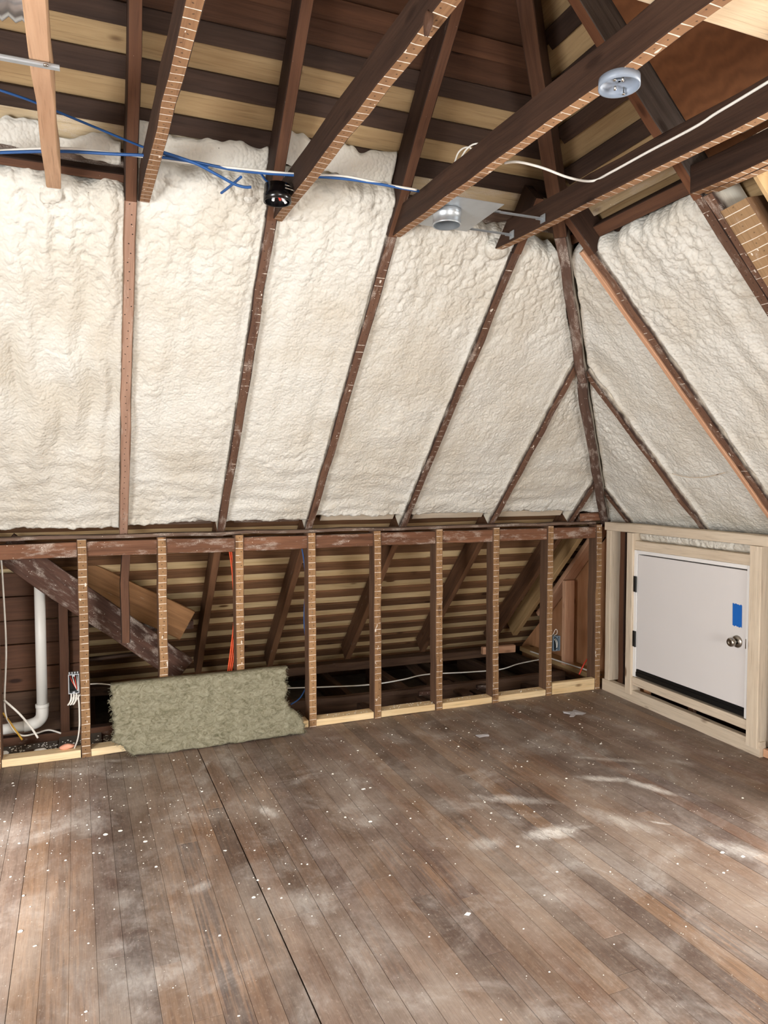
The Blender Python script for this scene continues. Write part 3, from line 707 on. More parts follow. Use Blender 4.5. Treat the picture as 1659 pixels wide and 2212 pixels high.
def foam(label, fn, nrm, uL, uR, v0, v1, seed, drips=1.0, ripple=1.0, pop=1.0, rec=0.042, round_top=True, flip=False, res=0.0068, edge=(1, 1), amp=1.0, bround=0.035, name='spray_foam', parent=None, depth=0.128):
    vv0 = np.linspace(0, 1, max(8, int((v1-v0)/res)))
    wmax = max(abs(uR(v)-uL(v)) for v in np.linspace(v0, v1, 20)); nu = max(6, int(wmax/res))
    t = np.linspace(0, 1, nu)
    S, T = np.meshgrid(vv0, t, indexing='ij')
    Vb = v0+(v1-v0)*S
    lo = np.array([uL(x) for x in Vb[:, 0]])[:, None]; hi = np.array([uR(x) for x in Vb[:, 0]])[:, None]
    U = lo+(hi-lo)*T
    top = vnoise(U*7, U*0+seed, seed)*0.07+vnoise(U*23, U*0+3, seed+1)*0.03 if round_top else 0
    bot = vnoise(U*11, U*0+9, seed+5)*0.030+vnoise(U*35, U*0+3, seed+6)*0.014
    V = Vb + top*S**6 + bot*(1-S)**12
    dl = np.abs(U-lo); dr_ = np.abs(hi-U)
    low = vnoise(U*4, V*2.2, seed+2)*0.018+vnoise(U*9, V*5, seed+3)*0.010
    dr2 = vnoise(U*13+vnoise(U*3, V*3, seed+30), V*1.3, seed+7)*0.018*drips*np.clip((V-v0-0.15)/0.5, 0, 1)
    rp = vnoise(U*2.5, V*13+vnoise(U*3, V*3, seed+31)*1.5, seed+8)*0.026*ripple*np.clip(1-(V-v0)/0.95, 0, 1)
    fine = vnoise(U*64, V*60, seed+9)*0.0050*0.3+vnoise(U*22, V*16, seed+10)*0.0045+blobs(U*58+vnoise(U*15, V*15, seed+41)*.8, V*52, seed+15)*0.0042+blobs(U*33+vnoise(U*9, V*9, seed+42)*.8, V*29, seed+16)*0.0030
    pm = np.clip((S-0.62)/0.3, 0.0, 1)+0.55*np.clip(vnoise(U*3.1, V*3.1, seed+11)*3.2, 0, 1)+0.6*np.clip(1-(V-v0)/0.16, 0, 1)
    pops = (blobs(U*33+vnoise(U*16, V*16, seed+40), V*27, seed+12)*0.016+blobs(U*62, V*56, seed+14)*0.005)*np.clip(pm, 0, 1.2)*pop
    off = rec - (low+dr2+rp+fine+pops)*amp
    fil = np.exp(-(dl/0.016)**1.5)*edge[0]*(0.75+vnoise(V*9, V*0+1, seed+50))+np.exp(-(dr_/0.016)**1.5)*edge[1]*(0.75+vnoise(V*9, V*0+2, seed+51))
    off = off*(1-0.80*np.clip(fil, 0, 1)) + 0.013*np.clip(fil, 0, 1)
    if round_top:
        dt = (v1-v0)*(1-S); q = np.clip(1-dt/0.06, 0, 1); off = off+(depth-off)*(1-np.sqrt(np.clip(1-q*q, 0, 1)))*0.9
    qb = np.clip(1-(v1-v0)*S/bround, 0, 1); off = off+(0.10-off)*(1-np.sqrt(np.clip(1-qb*qb, 0, 1)))
    off = np.clip(off, 0.004, depth)
    P = np.array(fn(0, 0, 0)); e_u = np.array(fn(1, 0, 0))-P; e_v = np.array(fn(0, 1, 0))-P; e_n = np.array(fn(0, 0, 1))-P
    pts = P+U[..., None]*e_u+V[..., None]*e_v+off[..., None]*e_n
    nv, nu = U.shape
    idx = np.arange(nv*nu).reshape(nv, nu)
    quads = np.stack([idx[:-1, :-1], idx[:-1, 1:], idx[1:, 1:], idx[1:, :-1]], -1).reshape(-1, 4)
    # the body of the foam behind its skin, back to the roof boards
    rim = np.concatenate([idx[0, :], idx[1:, -1], idx[-1, -2::-1], idx[-2:0:-1, 0]])
    back = (P+U[..., None]*e_u+V[..., None]*e_v+(depth+0.002)*e_n).reshape(-1, 3)[rim]
    n0 = nv*nu; k = len(rim); j = np.arange(k); j2 = (j+1) % k
    side = np.stack([rim[j2], rim[j], n0+j, n0+j2], -1)
    verts = np.concatenate([pts.reshape(-1, 3), back]); faces = np.concatenate([quads, side])
    if flip: faces = faces[:, ::-1]
    org = verts.mean(0); verts = verts-org
    me = bpy.data.meshes.new(name)
    me.vertices.add(len(verts)); me.vertices.foreach_set('co', verts.astype(np.float32).ravel())
    me.loops.add(faces.size); me.loops.foreach_set('vertex_index', faces.astype(np.int32).ravel())
    me.polygons.add(len(faces)); me.polygons.foreach_set('loop_start', np.arange(0, faces.size, 4, dtype=np.int32))
    me.polygons.foreach_set('loop_total', np.full(len(faces), 4, dtype=np.int32))
    me.polygons.foreach_set('use_smooth', np.ones(len(faces), dtype=bool))
    me.update(calc_edges=True); me.materials.append(M['foam'])
    o = bpy.data.objects.new(name, me); link(o, parent, Matrix.Translation(Vector(org)))
    if parent is None: tag(o, label, 'insulation', 'spray foam bays')
    return o
h = RW/2
fB = lambda u, v, o: B(u, v, o)
fR = lambda u, v, o: R(u, v, o)
hx = lambda v: hipc(v)-0.030
foam('wide spray foam bay at the left with long vertical drips', fB, NB, lambda v: -3.995+h, lambda v: -3.286-h, -0.005, 1.97, 21, drips=3.6)
foam('spray foam bay between the orange rafter and the black box rafter', fB, NB, lambda v: -3.286+h, lambda v: -2.735-h, 0.015, 2.07, 33, drips=0.9)
foam('third spray foam bay, above the centre of the knee wall', fB, NB, lambda v: -2.735+h, lambda v: -2.190-h, 0.02, 2.12, 45, drips=0.9)
foam('fourth spray foam bay, under the silver light housing', fB, NB, lambda v: -2.190+h, lambda v: -1.547-h, 0.05, 2.02, 57, drips=0.5, ripple=1.0)
foam('spray foam bay between the last full rafter and the hip', fB, NB, lambda v: -1.547+h, lambda v: min(-0.875-h, hx(v)), 0.05, 1.97, 69, drips=0.3, ripple=0.8)
foam('triangular spray foam bay left of the hip between two jack rafters', fB, NB, lambda v: -0.875+h, lambda v: min(-0.215-h, hx(v)), 0.05, (0.875-h+0.08-0.04)/CS, 71, drips=0.1, ripple=0.8, round_top=False)
foam('small foam triangle in the corner below the hip', fB, NB, lambda v: -0.215+h, lambda v: hx(v), 0.03, (0.215-h+0.08-0.04)/CS, 73, drips=0, ripple=0.4, round_top=False, rec=0.05)
foam('small foam triangle right of the hip foot', fR, NR, lambda v: -0.163+h, lambda v: hx(v), -0.10, (0.163-h+0.08-0.04)/CS, 75, drips=0, ripple=0.4, round_top=False, flip=True)
foam('triangular spray foam bay right of the hip foot above the corner', fR, NR, lambda v: -0.84+h, lambda v: min(-0.163-h, hx(v)), -0.10, (0.84-h+0.08-0.04)/CS, 77, drips=0.1, ripple=0.5, round_top=False, flip=True)
foam('smooth spray foam bay left of the pink board above the door', fR, NR, lambda v: -1.395+0.0, lambda v: min(-0.84-h, hx(v)), -0.10, 1.93, 79, drips=0.3, ripple=0.2, pop=0.5, flip=True, rec=0.05)
foam('lumpy spray foam bay right of the pink board', fR, NR, lambda v: -2.112+h, lambda v: -1.448-h, -0.10, 1.93, 81, drips=0.8, ripple=0.3, pop=0.9, flip=True, rec=0.045)
# lumps of foam stuffed in the slot over the door header
for a, b, sd in ((0.35, 0.785, 91), (0.80, 1.305, 93)):
    o = foam('', lambda u, v, o_: W(u, v, 0.03+o_), wn, lambda v, a=a: a, lambda v, b=b: b, 1.112, 1.172, sd, drips=0, ripple=0, pop=1.8, rec=0.03, round_top=False, name='foam_strip', parent=wr, depth=0.09, res=0.006)
# sprayed strip left on the roof boards over the second and third bay
foam('thin foam patch on the roof boards above the second bay', fB, NB, lambda v: -3.26, lambda v: -2.76, 2.06, 2.16, 95, drips=0.2, ripple=0, pop=0.6, rec=0.112, edge=(0, 0), depth=0.134, amp=0.35)
foam('thin foam patch on the roof boards above the third bay', fB, NB, lambda v: -2.70, lambda v: -2.22, 2.12, 2.225, 97, drips=0.2, ripple=0, pop=0.6, rec=0.112, edge=(0, 0), depth=0.134, amp=0.35)
foam('thin foam strip on the roof boards above the wide left bay', fB, NB, lambda v: -3.97, lambda v: -3.32, 2.03, 2.10, 99, drips=0.2, ripple=0, pop=0.3, rec=0.118, edge=(0, 0), depth=0.134, amp=0.35)
# rounded foam tuft by the black box
def blob(name, c, r, seed, mat, label=None, cat=None, group=None, sub=3, amp=0.35, squash=(1, 1, 1), parent=None):
    import bmesh
    bm = bmesh.new(); bmesh.ops.create_icosphere(bm, subdivisions=sub, radius=1.0)
    r_ = random.Random(seed); ph = [(Vector((r_.uniform(-1, 1), r_.uniform(-1, 1), r_.uniform(-1, 1)))*r_.uniform(2, 6), r_.uniform(0, 6)) for _ in range(7)]
    for v in bm.verts:
        q = sum(math.sin(v.co.dot(d)+p) for d, p in ph)/7
        v.co = v.co*(1+amp*q*1.6)
        v.co = Vector((v.co.x*squash[0], v.co.y*squash[1], v.co.z*squash[2]))*r
    me = bpy.data.meshes.new(name); bm.to_mesh(me); bm.free(); me.materials.append(M[mat])
    me.polygons.foreach_set('use_smooth', [sub > 1]*len(me.polygons))
    o = bpy.data.objects.new(name, me); link(o, parent, Matrix.Translation(Vector(c)))
    if label: tag(o, label, cat, group)
    return o
blob('foam_tuft', B(-2.83, 2.00, 0.07), 0.05, 3, 'foam', 'folded foam tuft behind the black round box', 'insulation', squash=(1.2, .8, .9))
blob('foam_tuft', B(-3.562, 1.925, 0.030), 0.036, 5, 'foam', 'foam lump swallowing the end of the pale new joist', 'insulation', squash=(1.1, .8, 1.3), amp=.45)
blob('foam_tuft', B(-1.66, 1.93, 0.03), 0.05, 6, 'foam', 'foam lump round the end of the joist right of the light housing', 'insulation', squash=(1.3, 1, 1), amp=.25)

# ================================================================== ROOM SHELL out of view: closes the attic, with the windows the daylight comes through
def hole_wall(root, name, mat, o, ax, ay, nrm, L, H_, hole, t=0.06):
    o, ax, ay, nrm = map(Vector, (o, ax, ay, nrm)); a0, a1, b0, b1 = hole
    for (p, q, r_, s_) in ((0, a0, 0, H_), (a1, L, 0, H_), (a0, a1, 0, b0), (a0, a1, b1, H_)):
        MB().obox(o+ax*p+ay*r_, ax*(q-p), ay*(s_-r_), nrm*t).build('wall_panel', mat, root)
def window(name, o, ax, nrm, w, h_):
    o, ax, nrm = map(Vector, (o, ax, nrm)); r_ = empty(name, o, kind='structure')
    f = MB(); up = Vector((0, 0, 1)); e_ = 0.05
    for (p, q, a_, b_) in ((0, e_, 0, h_), (w-e_, w, 0, h_), (e_, w-e_, 0, e_), (e_, w-e_, h_-e_, h_), (e_, w-e_, h_/2-.02, h_/2+.02)):
        f.obox(o+ax*p+up*a_, ax*(q-p), up*(b_-a_), nrm*0.05)
    f.build('window_frame', 'door_frame', r_)
    MB().obox(o+ax*e_+up*e_+nrm*0.022, ax*(w-2*e_), up*(h_-2*e_), nrm*0.004).build('pane', 'glass', r_); return r_
wl = empty('wall_left', (-5.3, -3, 0), kind='structure')
MB().box((-5.36, -0.1, -0.3), (-5.30, 2.0, 0.05)).build('wall_panel', 'white_shell', wl)
hole_wall(wl, 'wall_left', 'white_shell', (-5.3, -6.8, 0), (0, 1, 0), (0, 0, 1), (-1, 0, 0), 8.3, 4.9, (2.50, 4.10, 0.40, 1.80))
window('window_1', (-5.36, -4.30, 0.40), (0, 1, 0), (-1, 0, 0), 1.6, 1.4)
wf = empty('wall_front', (-3, -6.8, 0), kind='structure')
hole_wall(wf, 'wall_front', 'white_shell', (-5.3, -6.8, 0), (1, 0, 0), (0, 0, 1), (0, -1, 0), 6.4, 2.9, (2.3, 4.1, 0.5, 2.1))
window('window_2', (-3.0, -6.86, 0.5), (1, 0, 0), (0, -1, 0), 1.8, 1.6)
wd = empty('wall_dormer', (1.0, -3, 0), kind='structure')
hole_wall(wd, 'wall_dormer', 'white_shell', (1.0, -6.8, 0), (0, 1, 0), (0, 0, 1), (1, 0, 0), 4.55, 2.8, (3.25, 4.25, 0.7, 2.0))
window('window_3', (1.06, -3.55, 0.7), (0, 1, 0), (1, 0, 0), 1.0, 1.3)
# dormer cheek with its studs, dormer lid
ck = empty('wall_cheek', (-0.2, -2.30, 0), kind='structure')
MB().box((-1.22, -2.325, 2.64), (1.05, -2.31, 2.80)).build('plywood_sheet', 'ply_pale', ck)
MB().box((0.06, -2.325, 0.0), (1.05, -2.31, 2.64)).build('plywood_sheet', 'ply_pale', ck)
m = MB(); m.add([(-1.22, -2.325, 2.64), (0.06, -2.325, 1.34), (0.06, -2.325, 2.64), (-1.22, -2.31, 2.64), (0.06, -2.31, 1.34), (0.06, -2.31, 2.64)], [(0,1,2),(5,4,3),(0,3,4,1),(1,4,5,2),(2,5,3,0)])
m.build('plywood_sheet', 'ply_pale', ck)
cf = empty('ceiling', (-3, -5, 3), kind='structure')
MB().box((-1.35, -6.8, 2.78), (1.06, -2.31, 2.82)).build('roof_panel', 'white_shell', cf)
def slab(name, mat, quad, thk, parent):
    q = [Vector(p) for p in quad]; n_ = (q[1]-q[0]).cross(q[3]-q[0]).normalized()*thk
    m = MB(); m.add(q+[p+n_ for p in q], [(0,1,2,3),(7,6,5,4),(0,4,5,1),(1,5,6,2),(2,6,7,3),(3,7,4,0)]); m.build(name, mat, parent)
slab('roof_panel', 'white_shell', [(-5.35, -6.85, 1.15), (1.1, -6.85, 1.15), (1.1, -3.15, 4.95), (-5.35, -3.15, 4.95)], 0.03, cf)
slab('roof_panel', 'red_board', [(1.7, 1.93, -0.37), (-5.35, 1.93, -0.37), (-5.35, -3.25, 4.92), (1.7, -3.25, 4.92)], -0.02, cf)
slab('roof_panel', 'red_board', [(1.62, -2.30, -0.02), (1.62, 1.7, -0.02), (-3.25, 1.7, 4.92), (-3.25, -2.30, 4.92)], -0.02, cf)
slab('roof_panel', 'red_board', [(-1.25, -6.8, 2.86), (-1.25, -2.30, 2.86), (-3.25, -2.30, 4.92), (-3.25, -6.8, 4.92)], -0.02, cf)

# ================================================================== KNEE SPACE behind the back wall
ks = empty('floor', (-2, 0.8, -0.2), kind='structure')
MB().box((-5.3, 0.0, -0.24), (1.6, 2.0, -0.20)).build('ceiling_board', 'dirt', ks)
for i, x in enumerate([-4.4, -3.95, -3.48, -3.05, -2.62, -2.18, -1.73, -1.28, -0.84, -0.40, 0.05]):
    timber('floor_joist', (x, 0.10, -0.025), (x, 1.45, -0.025), 0.05, 0.17, (0, 0, -1), 'knee', ks, jit=0.002)
tag(timber('rim_beam', (-2.35, 0.44, -0.055), (-0.02, 0.40, -0.055), 0.17, 0.05, (0, 1, 0), 'knee', None, jit=0.002), 'brown beam lying along the floor joists behind the sole plates', 'beam')
tag(timber('eave_plate', (-4.6, 1.12, 0.055), (-0.22, 1.08, 0.050), 0.065, 0.10, (0, 1, 0), 'knee', None, jit=0.002), 'long eave plate far back under the rafter feet', 'beam')
tag(timber('short_block', (-0.46, 0.92, 0.115), (-0.16, 0.90, 0.115), 0.06, 0.04, (0, 1, 0), 'new_pink', None), 'short pinkish block nailed beside the new rafter foot', 'board')
for (px, py, qx, qy, lb) in ((885, 1432, 935, 1475, 'dark plank lying on the joists left of the double marked stud'), (960, 1470, 1010, 1500, 'dark plank slanting behind the sole plate right of the double marked stud')):
    a, b = onz(px, py, -0.01), onz(qx, qy, -0.01)
    tag(timber('loose_plank', a, b, 0.09, 0.02, (0, 0, -1), 'knee', None), lb, 'board')
for (px, py) in ((922, 1492), (1046, 1478)):
    p = onz(px, py, 0.01)
    tag(timber('cleat', p+Vector((-.06, .02, 0)), p+Vector((.06, -.0, 0)), 0.07, 0.03, (0, 0, -1), 'knee_speck', None), 'dark cleat behind the sole plate ' + ('left of' if px < 1000 else 'right of') + ' the seventh knee wall stud', 'board')
# left end: dusty boards, plank wall, timbers, pipe
pw = empty('wall_planks', (-4.1, 0.45, 0), kind='structure')
for i in range(7):
    timber('plank', (-4.75, 0.46, 0.07+0.142*i), (-3.50, 0.46, 0.07+0.142*i), 0.138, 0.02, (0, 1, 0), 'red_board' if i > 1 else 'knee', pw)
timber('upright', (-3.62, 0.41, -0.2), (-3.62, 0.41, 0.86), 0.055, 0.05, (0, 1, 0), 'rafter_plain', pw)
timber('rail', (-4.7, 0.41, -0.03), (-3.3, 0.41, -0.03), 0.12, 0.05, (0, 1, 0), 'rafter_plain', pw)
timber('frame_rail', (-3.585, 0.62, 0.62), (-3.10, 0.62, 0.63), 0.04, 0.04, (0, 1, 0), 'knee', pw)
timber('frame_rail', (-3.585, 0.62, 0.40), (-3.10, 0.62, 0.41), 0.02, 0.04, (0, 1, 0), 'knee', pw)
timber('frame_rail', (-3.575, 0.61, 0.0), (-3.575, 0.61, 0.63), 0.03, 0.04, (0, 1, 0), 'knee', pw)
tag(timber('valley_timber', (-3.905, 0.17, 1.175), (-2.93, 0.34, 0.345), 0.165, 0.05, (0, 1, 0), 'knee_speck', None, jit=0.002), 'dark slanting timber flecked with foam behind the knee wall at left', 'beam')
a, b = ony(100, 1210, 0.50), ony(405, 1352, 0.50)
tag(timber('valley_timber', a, b, 0.20, 0.05, (0, 1, 0), 'knee_orange', None), 'orange brown slanting timber behind the foam flecked one', 'beam')
tag(timber('hanger_post', (-3.283, 0.105, 0.60), (-3.275, 0.105, 1.115), 0.048, 0.045, (0, 1, 0), 'rafter_plain', None, jit=0.002), 'short brown post hanging in front of the slanting timbers', 'beam')
tag(timber('ledge_board', ony(300, 1358, 0.62), ony(418, 1350, 0.62), 0.055, 0.10, (0, 1, 0), 'knee_speck', None), 'greyish ledge board at the foot of the orange slanting timber', 'board')
for (x0, x1, y0, y1, lb) in ((-4.0, -3.66, 0.10, 0.36, 'dusty dark board on the joists under the white pipe'), (-3.655, -3.42, 0.10, 0.42, 'dusty dark board on the joists under the metal electrical box'), (-3.41, -3.30, 0.10, 0.34, 'narrow dusty board beside the insulation batt')):
    tag(MB().box((x0, y0, -0.022), (x1, y1, -0.004)).build('dusty_board', 'dirt', None, 0.002), lb, 'board')
# pipe
pp = empty('drain_pipe', (-3.74, 0.30, 0.05), 'white plastic drain pipe with elbow behind the knee wall at left', 'pipe')
MB().lathe([(0.0, 0), (0.029, 0), (0.029, 0.80), (0.0, 0.80)], (-3.737, 0.30, 0.20), (0, 0, 1)).build('pipe', 'pvc', pp)
m = MB(); m.tube([(-3.737, 0.30, 0.235), (-3.737, 0.30, 0.20), (-3.742, 0.30, 0.165), (-3.765, 0.295, 0.140), (-3.80, 0.29, 0.130), (-3.835, 0.285, 0.127)], 0.034, 20, 6)
m.build('elbow', 'pvc', pp)
MB().lathe([(0.0, 0), (0.036, 0), (0.0365, 0.004), (0.0365, 0.02), (0.030, 0.022)], (-3.737, 0.30, 0.222), (0, 0, 1)).build('collar', 'pvc', pp)
MB().lathe([(0.0, 0), (0.029, 0), (0.029, 0.12), (0.0, 0.12)], (-3.83, 0.286, 0.127), (-1, -0.1, -0.02)).build('pipe', 'pvc', pp)
# right end: plywood end wall with new lumber
we = empty('wall_end', (0.24, 0.6, 0), kind='structure')
m = MB(); pr = [(0.095, -0.2), (1.42, -0.2), (1.42, 0.0), (0.095, 1.24)]
m.add([(0.24, y, z) for y, z in pr]+[(0.255, y, z) for y, z in pr], [(0,1,2,3),(7,6,5,4),(0,4,5,1),(1,5,6,2),(2,6,7,3),(3,7,4,0)]); m.build('plywood_sheet', 'ply', we)
timber('stud', (0.135, 0.56, 0.03), (0.135, 0.56, 0.72), 0.09, 0.045, (0, 1, 0), 'new_pink', we, jit=0.0006)
timber('nailer', B(0.165, -1.25, 0.02), B(0.165, -0.10, 0.02), 0.12, 0.04, NB, 'new_pink', we, jit=0.0006)
timber('sole_plate', (0.17, 0.10, 0.035), (0.17, 1.25, 0.035), 0.13, 0.04, (0, 0, -1), 'new_brown', we, jit=0.0006)
tag(timber('rafter', B(-0.02, -1.5), B(-0.02, -0.10), 0.046, 0.135, NB, 'new_brown', None, jit=0.0008), 'new pale rafter behind the knee wall beside the plywood end wall', 'beam')

# ================================================================== MINERAL WOOL BATT
def batt():
    nu, nw, nt = 150, 62, 7
    def edge(w, pts):
        return np.interp(w, [p[0] for p in pts], [p[1] for p in pts])
    w = np.linspace(0, 1, nw); u = np.linspace(0, 1, nu); Wg, Ug = np.meshgrid(w, u, indexing='ij')
    uL = edge(w, [(0, -3.262), (.06, -3.285), (.14, -3.315), (.26, -3.358), (1, -3.368)]) + vnoise(w*9, w*0, 5)*.03+vnoise(w*31, w*0, 6)*.014
    uR = edge(w, [(0, -2.290), (.12, -2.283), (.32, -2.315), (.42, -2.36), (.55, -2.385), (1, -2.378)]) + vnoise(w*8, w*0, 7)*.035+vnoise(w*29, w*0, 8)*.016
    X = uL[:, None]+(uR-uL)[:, None]*Ug
    hgt = 0.412 + vnoise(u*6, u*0, 9)*.006
    Z = Wg*hgt[None, :] + (vnoise(X*9, X*0, 10)*.03+vnoise(X*33, X*0, 17)*.012)*(1-Wg)**4
    Z = np.maximum(Z, 0.004)
    bulge = vnoise(X*11, Z*11, 11)*.012+vnoise(X*34, Z*34, 12)*.008+vnoise(X*80, Z*80, 13)*.005
    ed = np.minimum(np.minimum(Ug, 1-Ug)*1.0, np.minimum(Wg, 1-Wg)*0.42); rnd = .016*np.clip(1-ed/0.018, 0, 1)**2
    Yf = -0.112+0.030*Wg - bulge + rnd
    Yb = -0.040+0.032*Wg - rnd*0.5
    front = np.stack([X, Yf, Z], -1).reshape(-1, 3); back = np.stack([X, Yb, Z], -1).reshape(-1, 3)
    idx = np.arange(nw*nu).reshape(nw, nu)
    q = np.stack([idx[:-1, :-1], idx[:-1, 1:], idx[1:, 1:], idx[1:, :-1]], -1).reshape(-1, 4)
    qb = q[:, ::-1]+nw*nu
    rim = np.concatenate([idx[0, :], idx[1:, -1], idx[-1, -2::-1], idx[-2:0:-1, 0]]); j = np.arange(len(rim)); j2 = (j+1) % len(rim)
    sd = np.stack([rim[j2], rim[j], rim[j]+nw*nu, rim[j2]+nw*nu], -1)
    m = MB(); m.add(np.concatenate([front, back]).tolist(), np.concatenate([q, qb, sd]).tolist()); m.smooth = True
    r_ = empty('insulation_batt', (-2.85, -0.08, 0), 'olive grey mineral wool batt leaning on the knee wall studs', 'insulation')
    m.build('wool_slab', 'wool', r_)
    # loose fibres hanging at the torn edges
    f = MB(); rr = random.Random(4)
    for i in range(320):
        side = rr.random()
        t = rr.random(); kx = int(t*(nw-1))
        if side < .35: p = Vector(front[idx[kx, 0]]); d = Vector((-1, 0, -.4))
        elif side < .75: p = Vector(front[idx[kx, -1]]); d = Vector((1, 0, -.4))
        else: p = Vector(front[idx[0, int(t*(nu-1))]]); d = Vector((0, -.5, -.3))
        d = d+Vector((rr.gauss(0, .6), rr.gauss(0, .5), rr.gauss(0, .6))); L = rr.uniform(.006, .022)
        p2 = p+d.normalized()*L; p2.z = max(p2.z, .002)
        f.tube([p, (p+p2)/2+Vector((rr.gauss(0, .003), rr.gauss(0, .003), rr.gauss(0, .003))), p2], .0009, 3, 2, False)
    o = f.build('loose_fibres', 'wool', r_); o['kind'] = 'stuff'
batt()

# ================================================================== ELECTRICAL
def cable(name, pts, r, mat, label, group=None): return tag(MB().tube(pts, r, 8, 8).build(name, mat), label, 'cable', group)
# black round box on the second joist
bx = empty('round_box', (-2.778, -1.556, 2.588), 'black plastic round ceiling box at the end of a joist', 'electrical box')
MB().lathe([(0.046, 0.002), (0.047, 0.058), (0.0, 0.060), (0.0, 0.064), (0.049, 0.062), (0.050, 0.030), (0.052, 0.028), (0.052, 0.0), (0.048, 0.0), (0.046, 0.002)], (-2.778, -1.556, 2.588), (0, 0, 1), 36).build('box_shell', 'black_plastic', bx)
for i, (dx, dy, mt) in enumerate(((0.012, -0.012, 'label'), (0.020, 0.008, 'label'), (-0.012, 0.0, 'label'))):
    MB().tube([(-2.778+dx, -1.556+dy, 2.640), (-2.778+dx*1.2, -1.556+dy-0.006, 2.610), (-2.778+dx*1.6, -1.556+dy-0.010, 2.589)], 0.0055, 8, 5).build('wire', mt, bx)
MB().tube([(-2.785, -1.57, 2.64), (-2.775, -1.572, 2.605), (-2.770, -1.574, 2.591)], 0.0055, 8, 5).build('wire', 'cable_red', bx)
MB().lathe([(0, 0), (.0022, 0), (.0022, .05), (0, .05)], (-2.76, -1.607, 2.626), (1, .35, 0), 8).build('nail', 'nickel', bx)
MB().lathe([(0, 0), (.0022, 0), (.0022, .05), (0, .05)], (-2.76, -1.600, 2.640), (1, .35, 0), 8).build('nail', 'nickel', bx)
# grey round box under the third joist
gx = empty('round_box', (-2.112, -2.668, 2.588), 'grey plastic round ceiling box screwed under a joist', 'electrical box')
MB().lathe([(0.0515, 0.001), (0.0515, 0.020), (0.0, 0.021), (0.0, 0.025), (0.0540, 0.0245), (0.0545, 0.0), (0.0515, 0.001)], (-2.112, -2.668, 2.597), (0, 0, 1), 40).build('box_shell', 'grey_pvc', gx)
MB().lathe([(0, 0), (0.010, 0), (0.010, 0.003), (0.004, 0.003), (0.004, 0.0), (0, 0)], (-2.112, -2.668, 2.613), (0, 0, 1), 16).build('boss', 'grey_pvc', gx)
for a_ in (0.6, 3.74):
    MB().lathe([(0, -0.002), (.0042, -0.002), (.0042, .001), (.002, .001), (.002, .024)], (-2.112+.042*math.cos(a_), -2.668+.042*math.sin(a_), 2.599), (0, 0, 1), 10).build('screw', 'nickel', gx)
for a_ in (1.4, 4.4):
    MB().lathe([(0, 0), (.0035, 0), (.0035, .010)], (-2.112+.022*math.cos(a_), -2.668+.022*math.sin(a_), 2.602), (0, 0, 1), 10).build('screw', 'nickel', gx)
# recessed light frame hung between the third and fourth joists
rl = empty('light_housing', (-2.08, -1.59, 2.58), 'silver recessed light frame hung on two bars between joists', 'light fixture')
MB().obox((-2.135, -1.735, 2.640), (0.235, 0.0, 0), (0.012, 0.335, 0), (0, 0, 0.002)).build('mounting_plate', 'zinc', rl)
MB().lathe([(0.054, 0.0), (0.0585, -0.001), (0.0595, 0.004), (0.0575, 0.008), (0.0575, 0.034), (0.0595, 0.036), (0.0595, 0.058), (0.056, 0.060), (0.056, 0.004), (0.054, 0.0)], (-2.083, -1.592, 2.580), (0, 0, 1), 44).build('collar', 'zinc', rl)
MB().box((-2.09, -1.50, 2.642), (-1.975, -1.41, 2.745)).build('junction_box', 'zinc_dark', rl, 0.003)
MB().box((-2.085, -1.5035, 2.655), (-2.005, -1.5015, 2.715)).build('box_label', 'label', rl)
def bar(y0, x0, x1, z):
    m = MB()
    for (a_, b_, w_) in ((x0, (x0+x1)/2+.03, .009), ((x0+x1)/2-.03, x1, .006)):
        m.obox((a_, y0-w_/2, z), (b_-a_, -0.01*(b_-a_), 0), (0, w_, 0), (0, 0, .0015)); m.obox((a_, y0-w_/2, z), (b_-a_, -0.01*(b_-a_), 0), (0, .0015, 0), (0, 0, .008))
    o = m.build('hanger_bar', 'zinc', rl)
    m = MB().obox((x1-.002, y0-.022, z-.014), (.003, 0, 0), (0, .034, 0), (0, 0, .034)).obox((x1-.03, y0-.003, z-.002), (.03, 0, 0), (0, .008, 0), (0, 0, .003)); m.build('bracket', 'zinc', o)
bar(-1.638, -2.13, -1.655, 2.644)
bar(-1.415, -2.13, -1.668, 2.644)
for a_ in (0.5, 2.4, 4.3):
    MB().lathe([(0, 0), (.004, 0), (.004, .002), (0, .0025)], (-2.083+.0545*math.cos(a_), -1.592+.0545*math.sin(a_), 2.625), (math.cos(a_), math.sin(a_), 0), 8).build('screw', 'black', rl)
# channel across the pale joist and its screw
a, b = onz(-40, 120, ZJ-0.012), onz(129, 151, ZJ-0.012)
cn = empty('metal_channel', a, 'thin grey metal channel screwed across the pale new joist', 'channel')
timber('channel', a, b, 0.020, 0.010, (0, 0, 1), 'zinc', cn, jit=0.0002)
p = onz(99, 141, ZJ-0.014)
MB().lathe([(0, -.003), (.006, -.002), (.006, .002), (0, .002)], p, (0, 0, 1), 12).build('screw', 'nickel', cn)
# foil duct in the top left corner
q = onz(22, -10, 2.80)
m = MB(); pr = []
for i in range(60): pr.append((0.078 + (0.006 if i % 2 else -0.004) + random.uniform(-.003, .003), -0.75+i*0.016))
m.lathe(pr, (q.x-0.12, q.y, 2.83), (1, 0.05, 0), 28); tag(m.build('foil_duct', 'foil'), 'crinkled silver foil duct in the top left corner', 'duct')

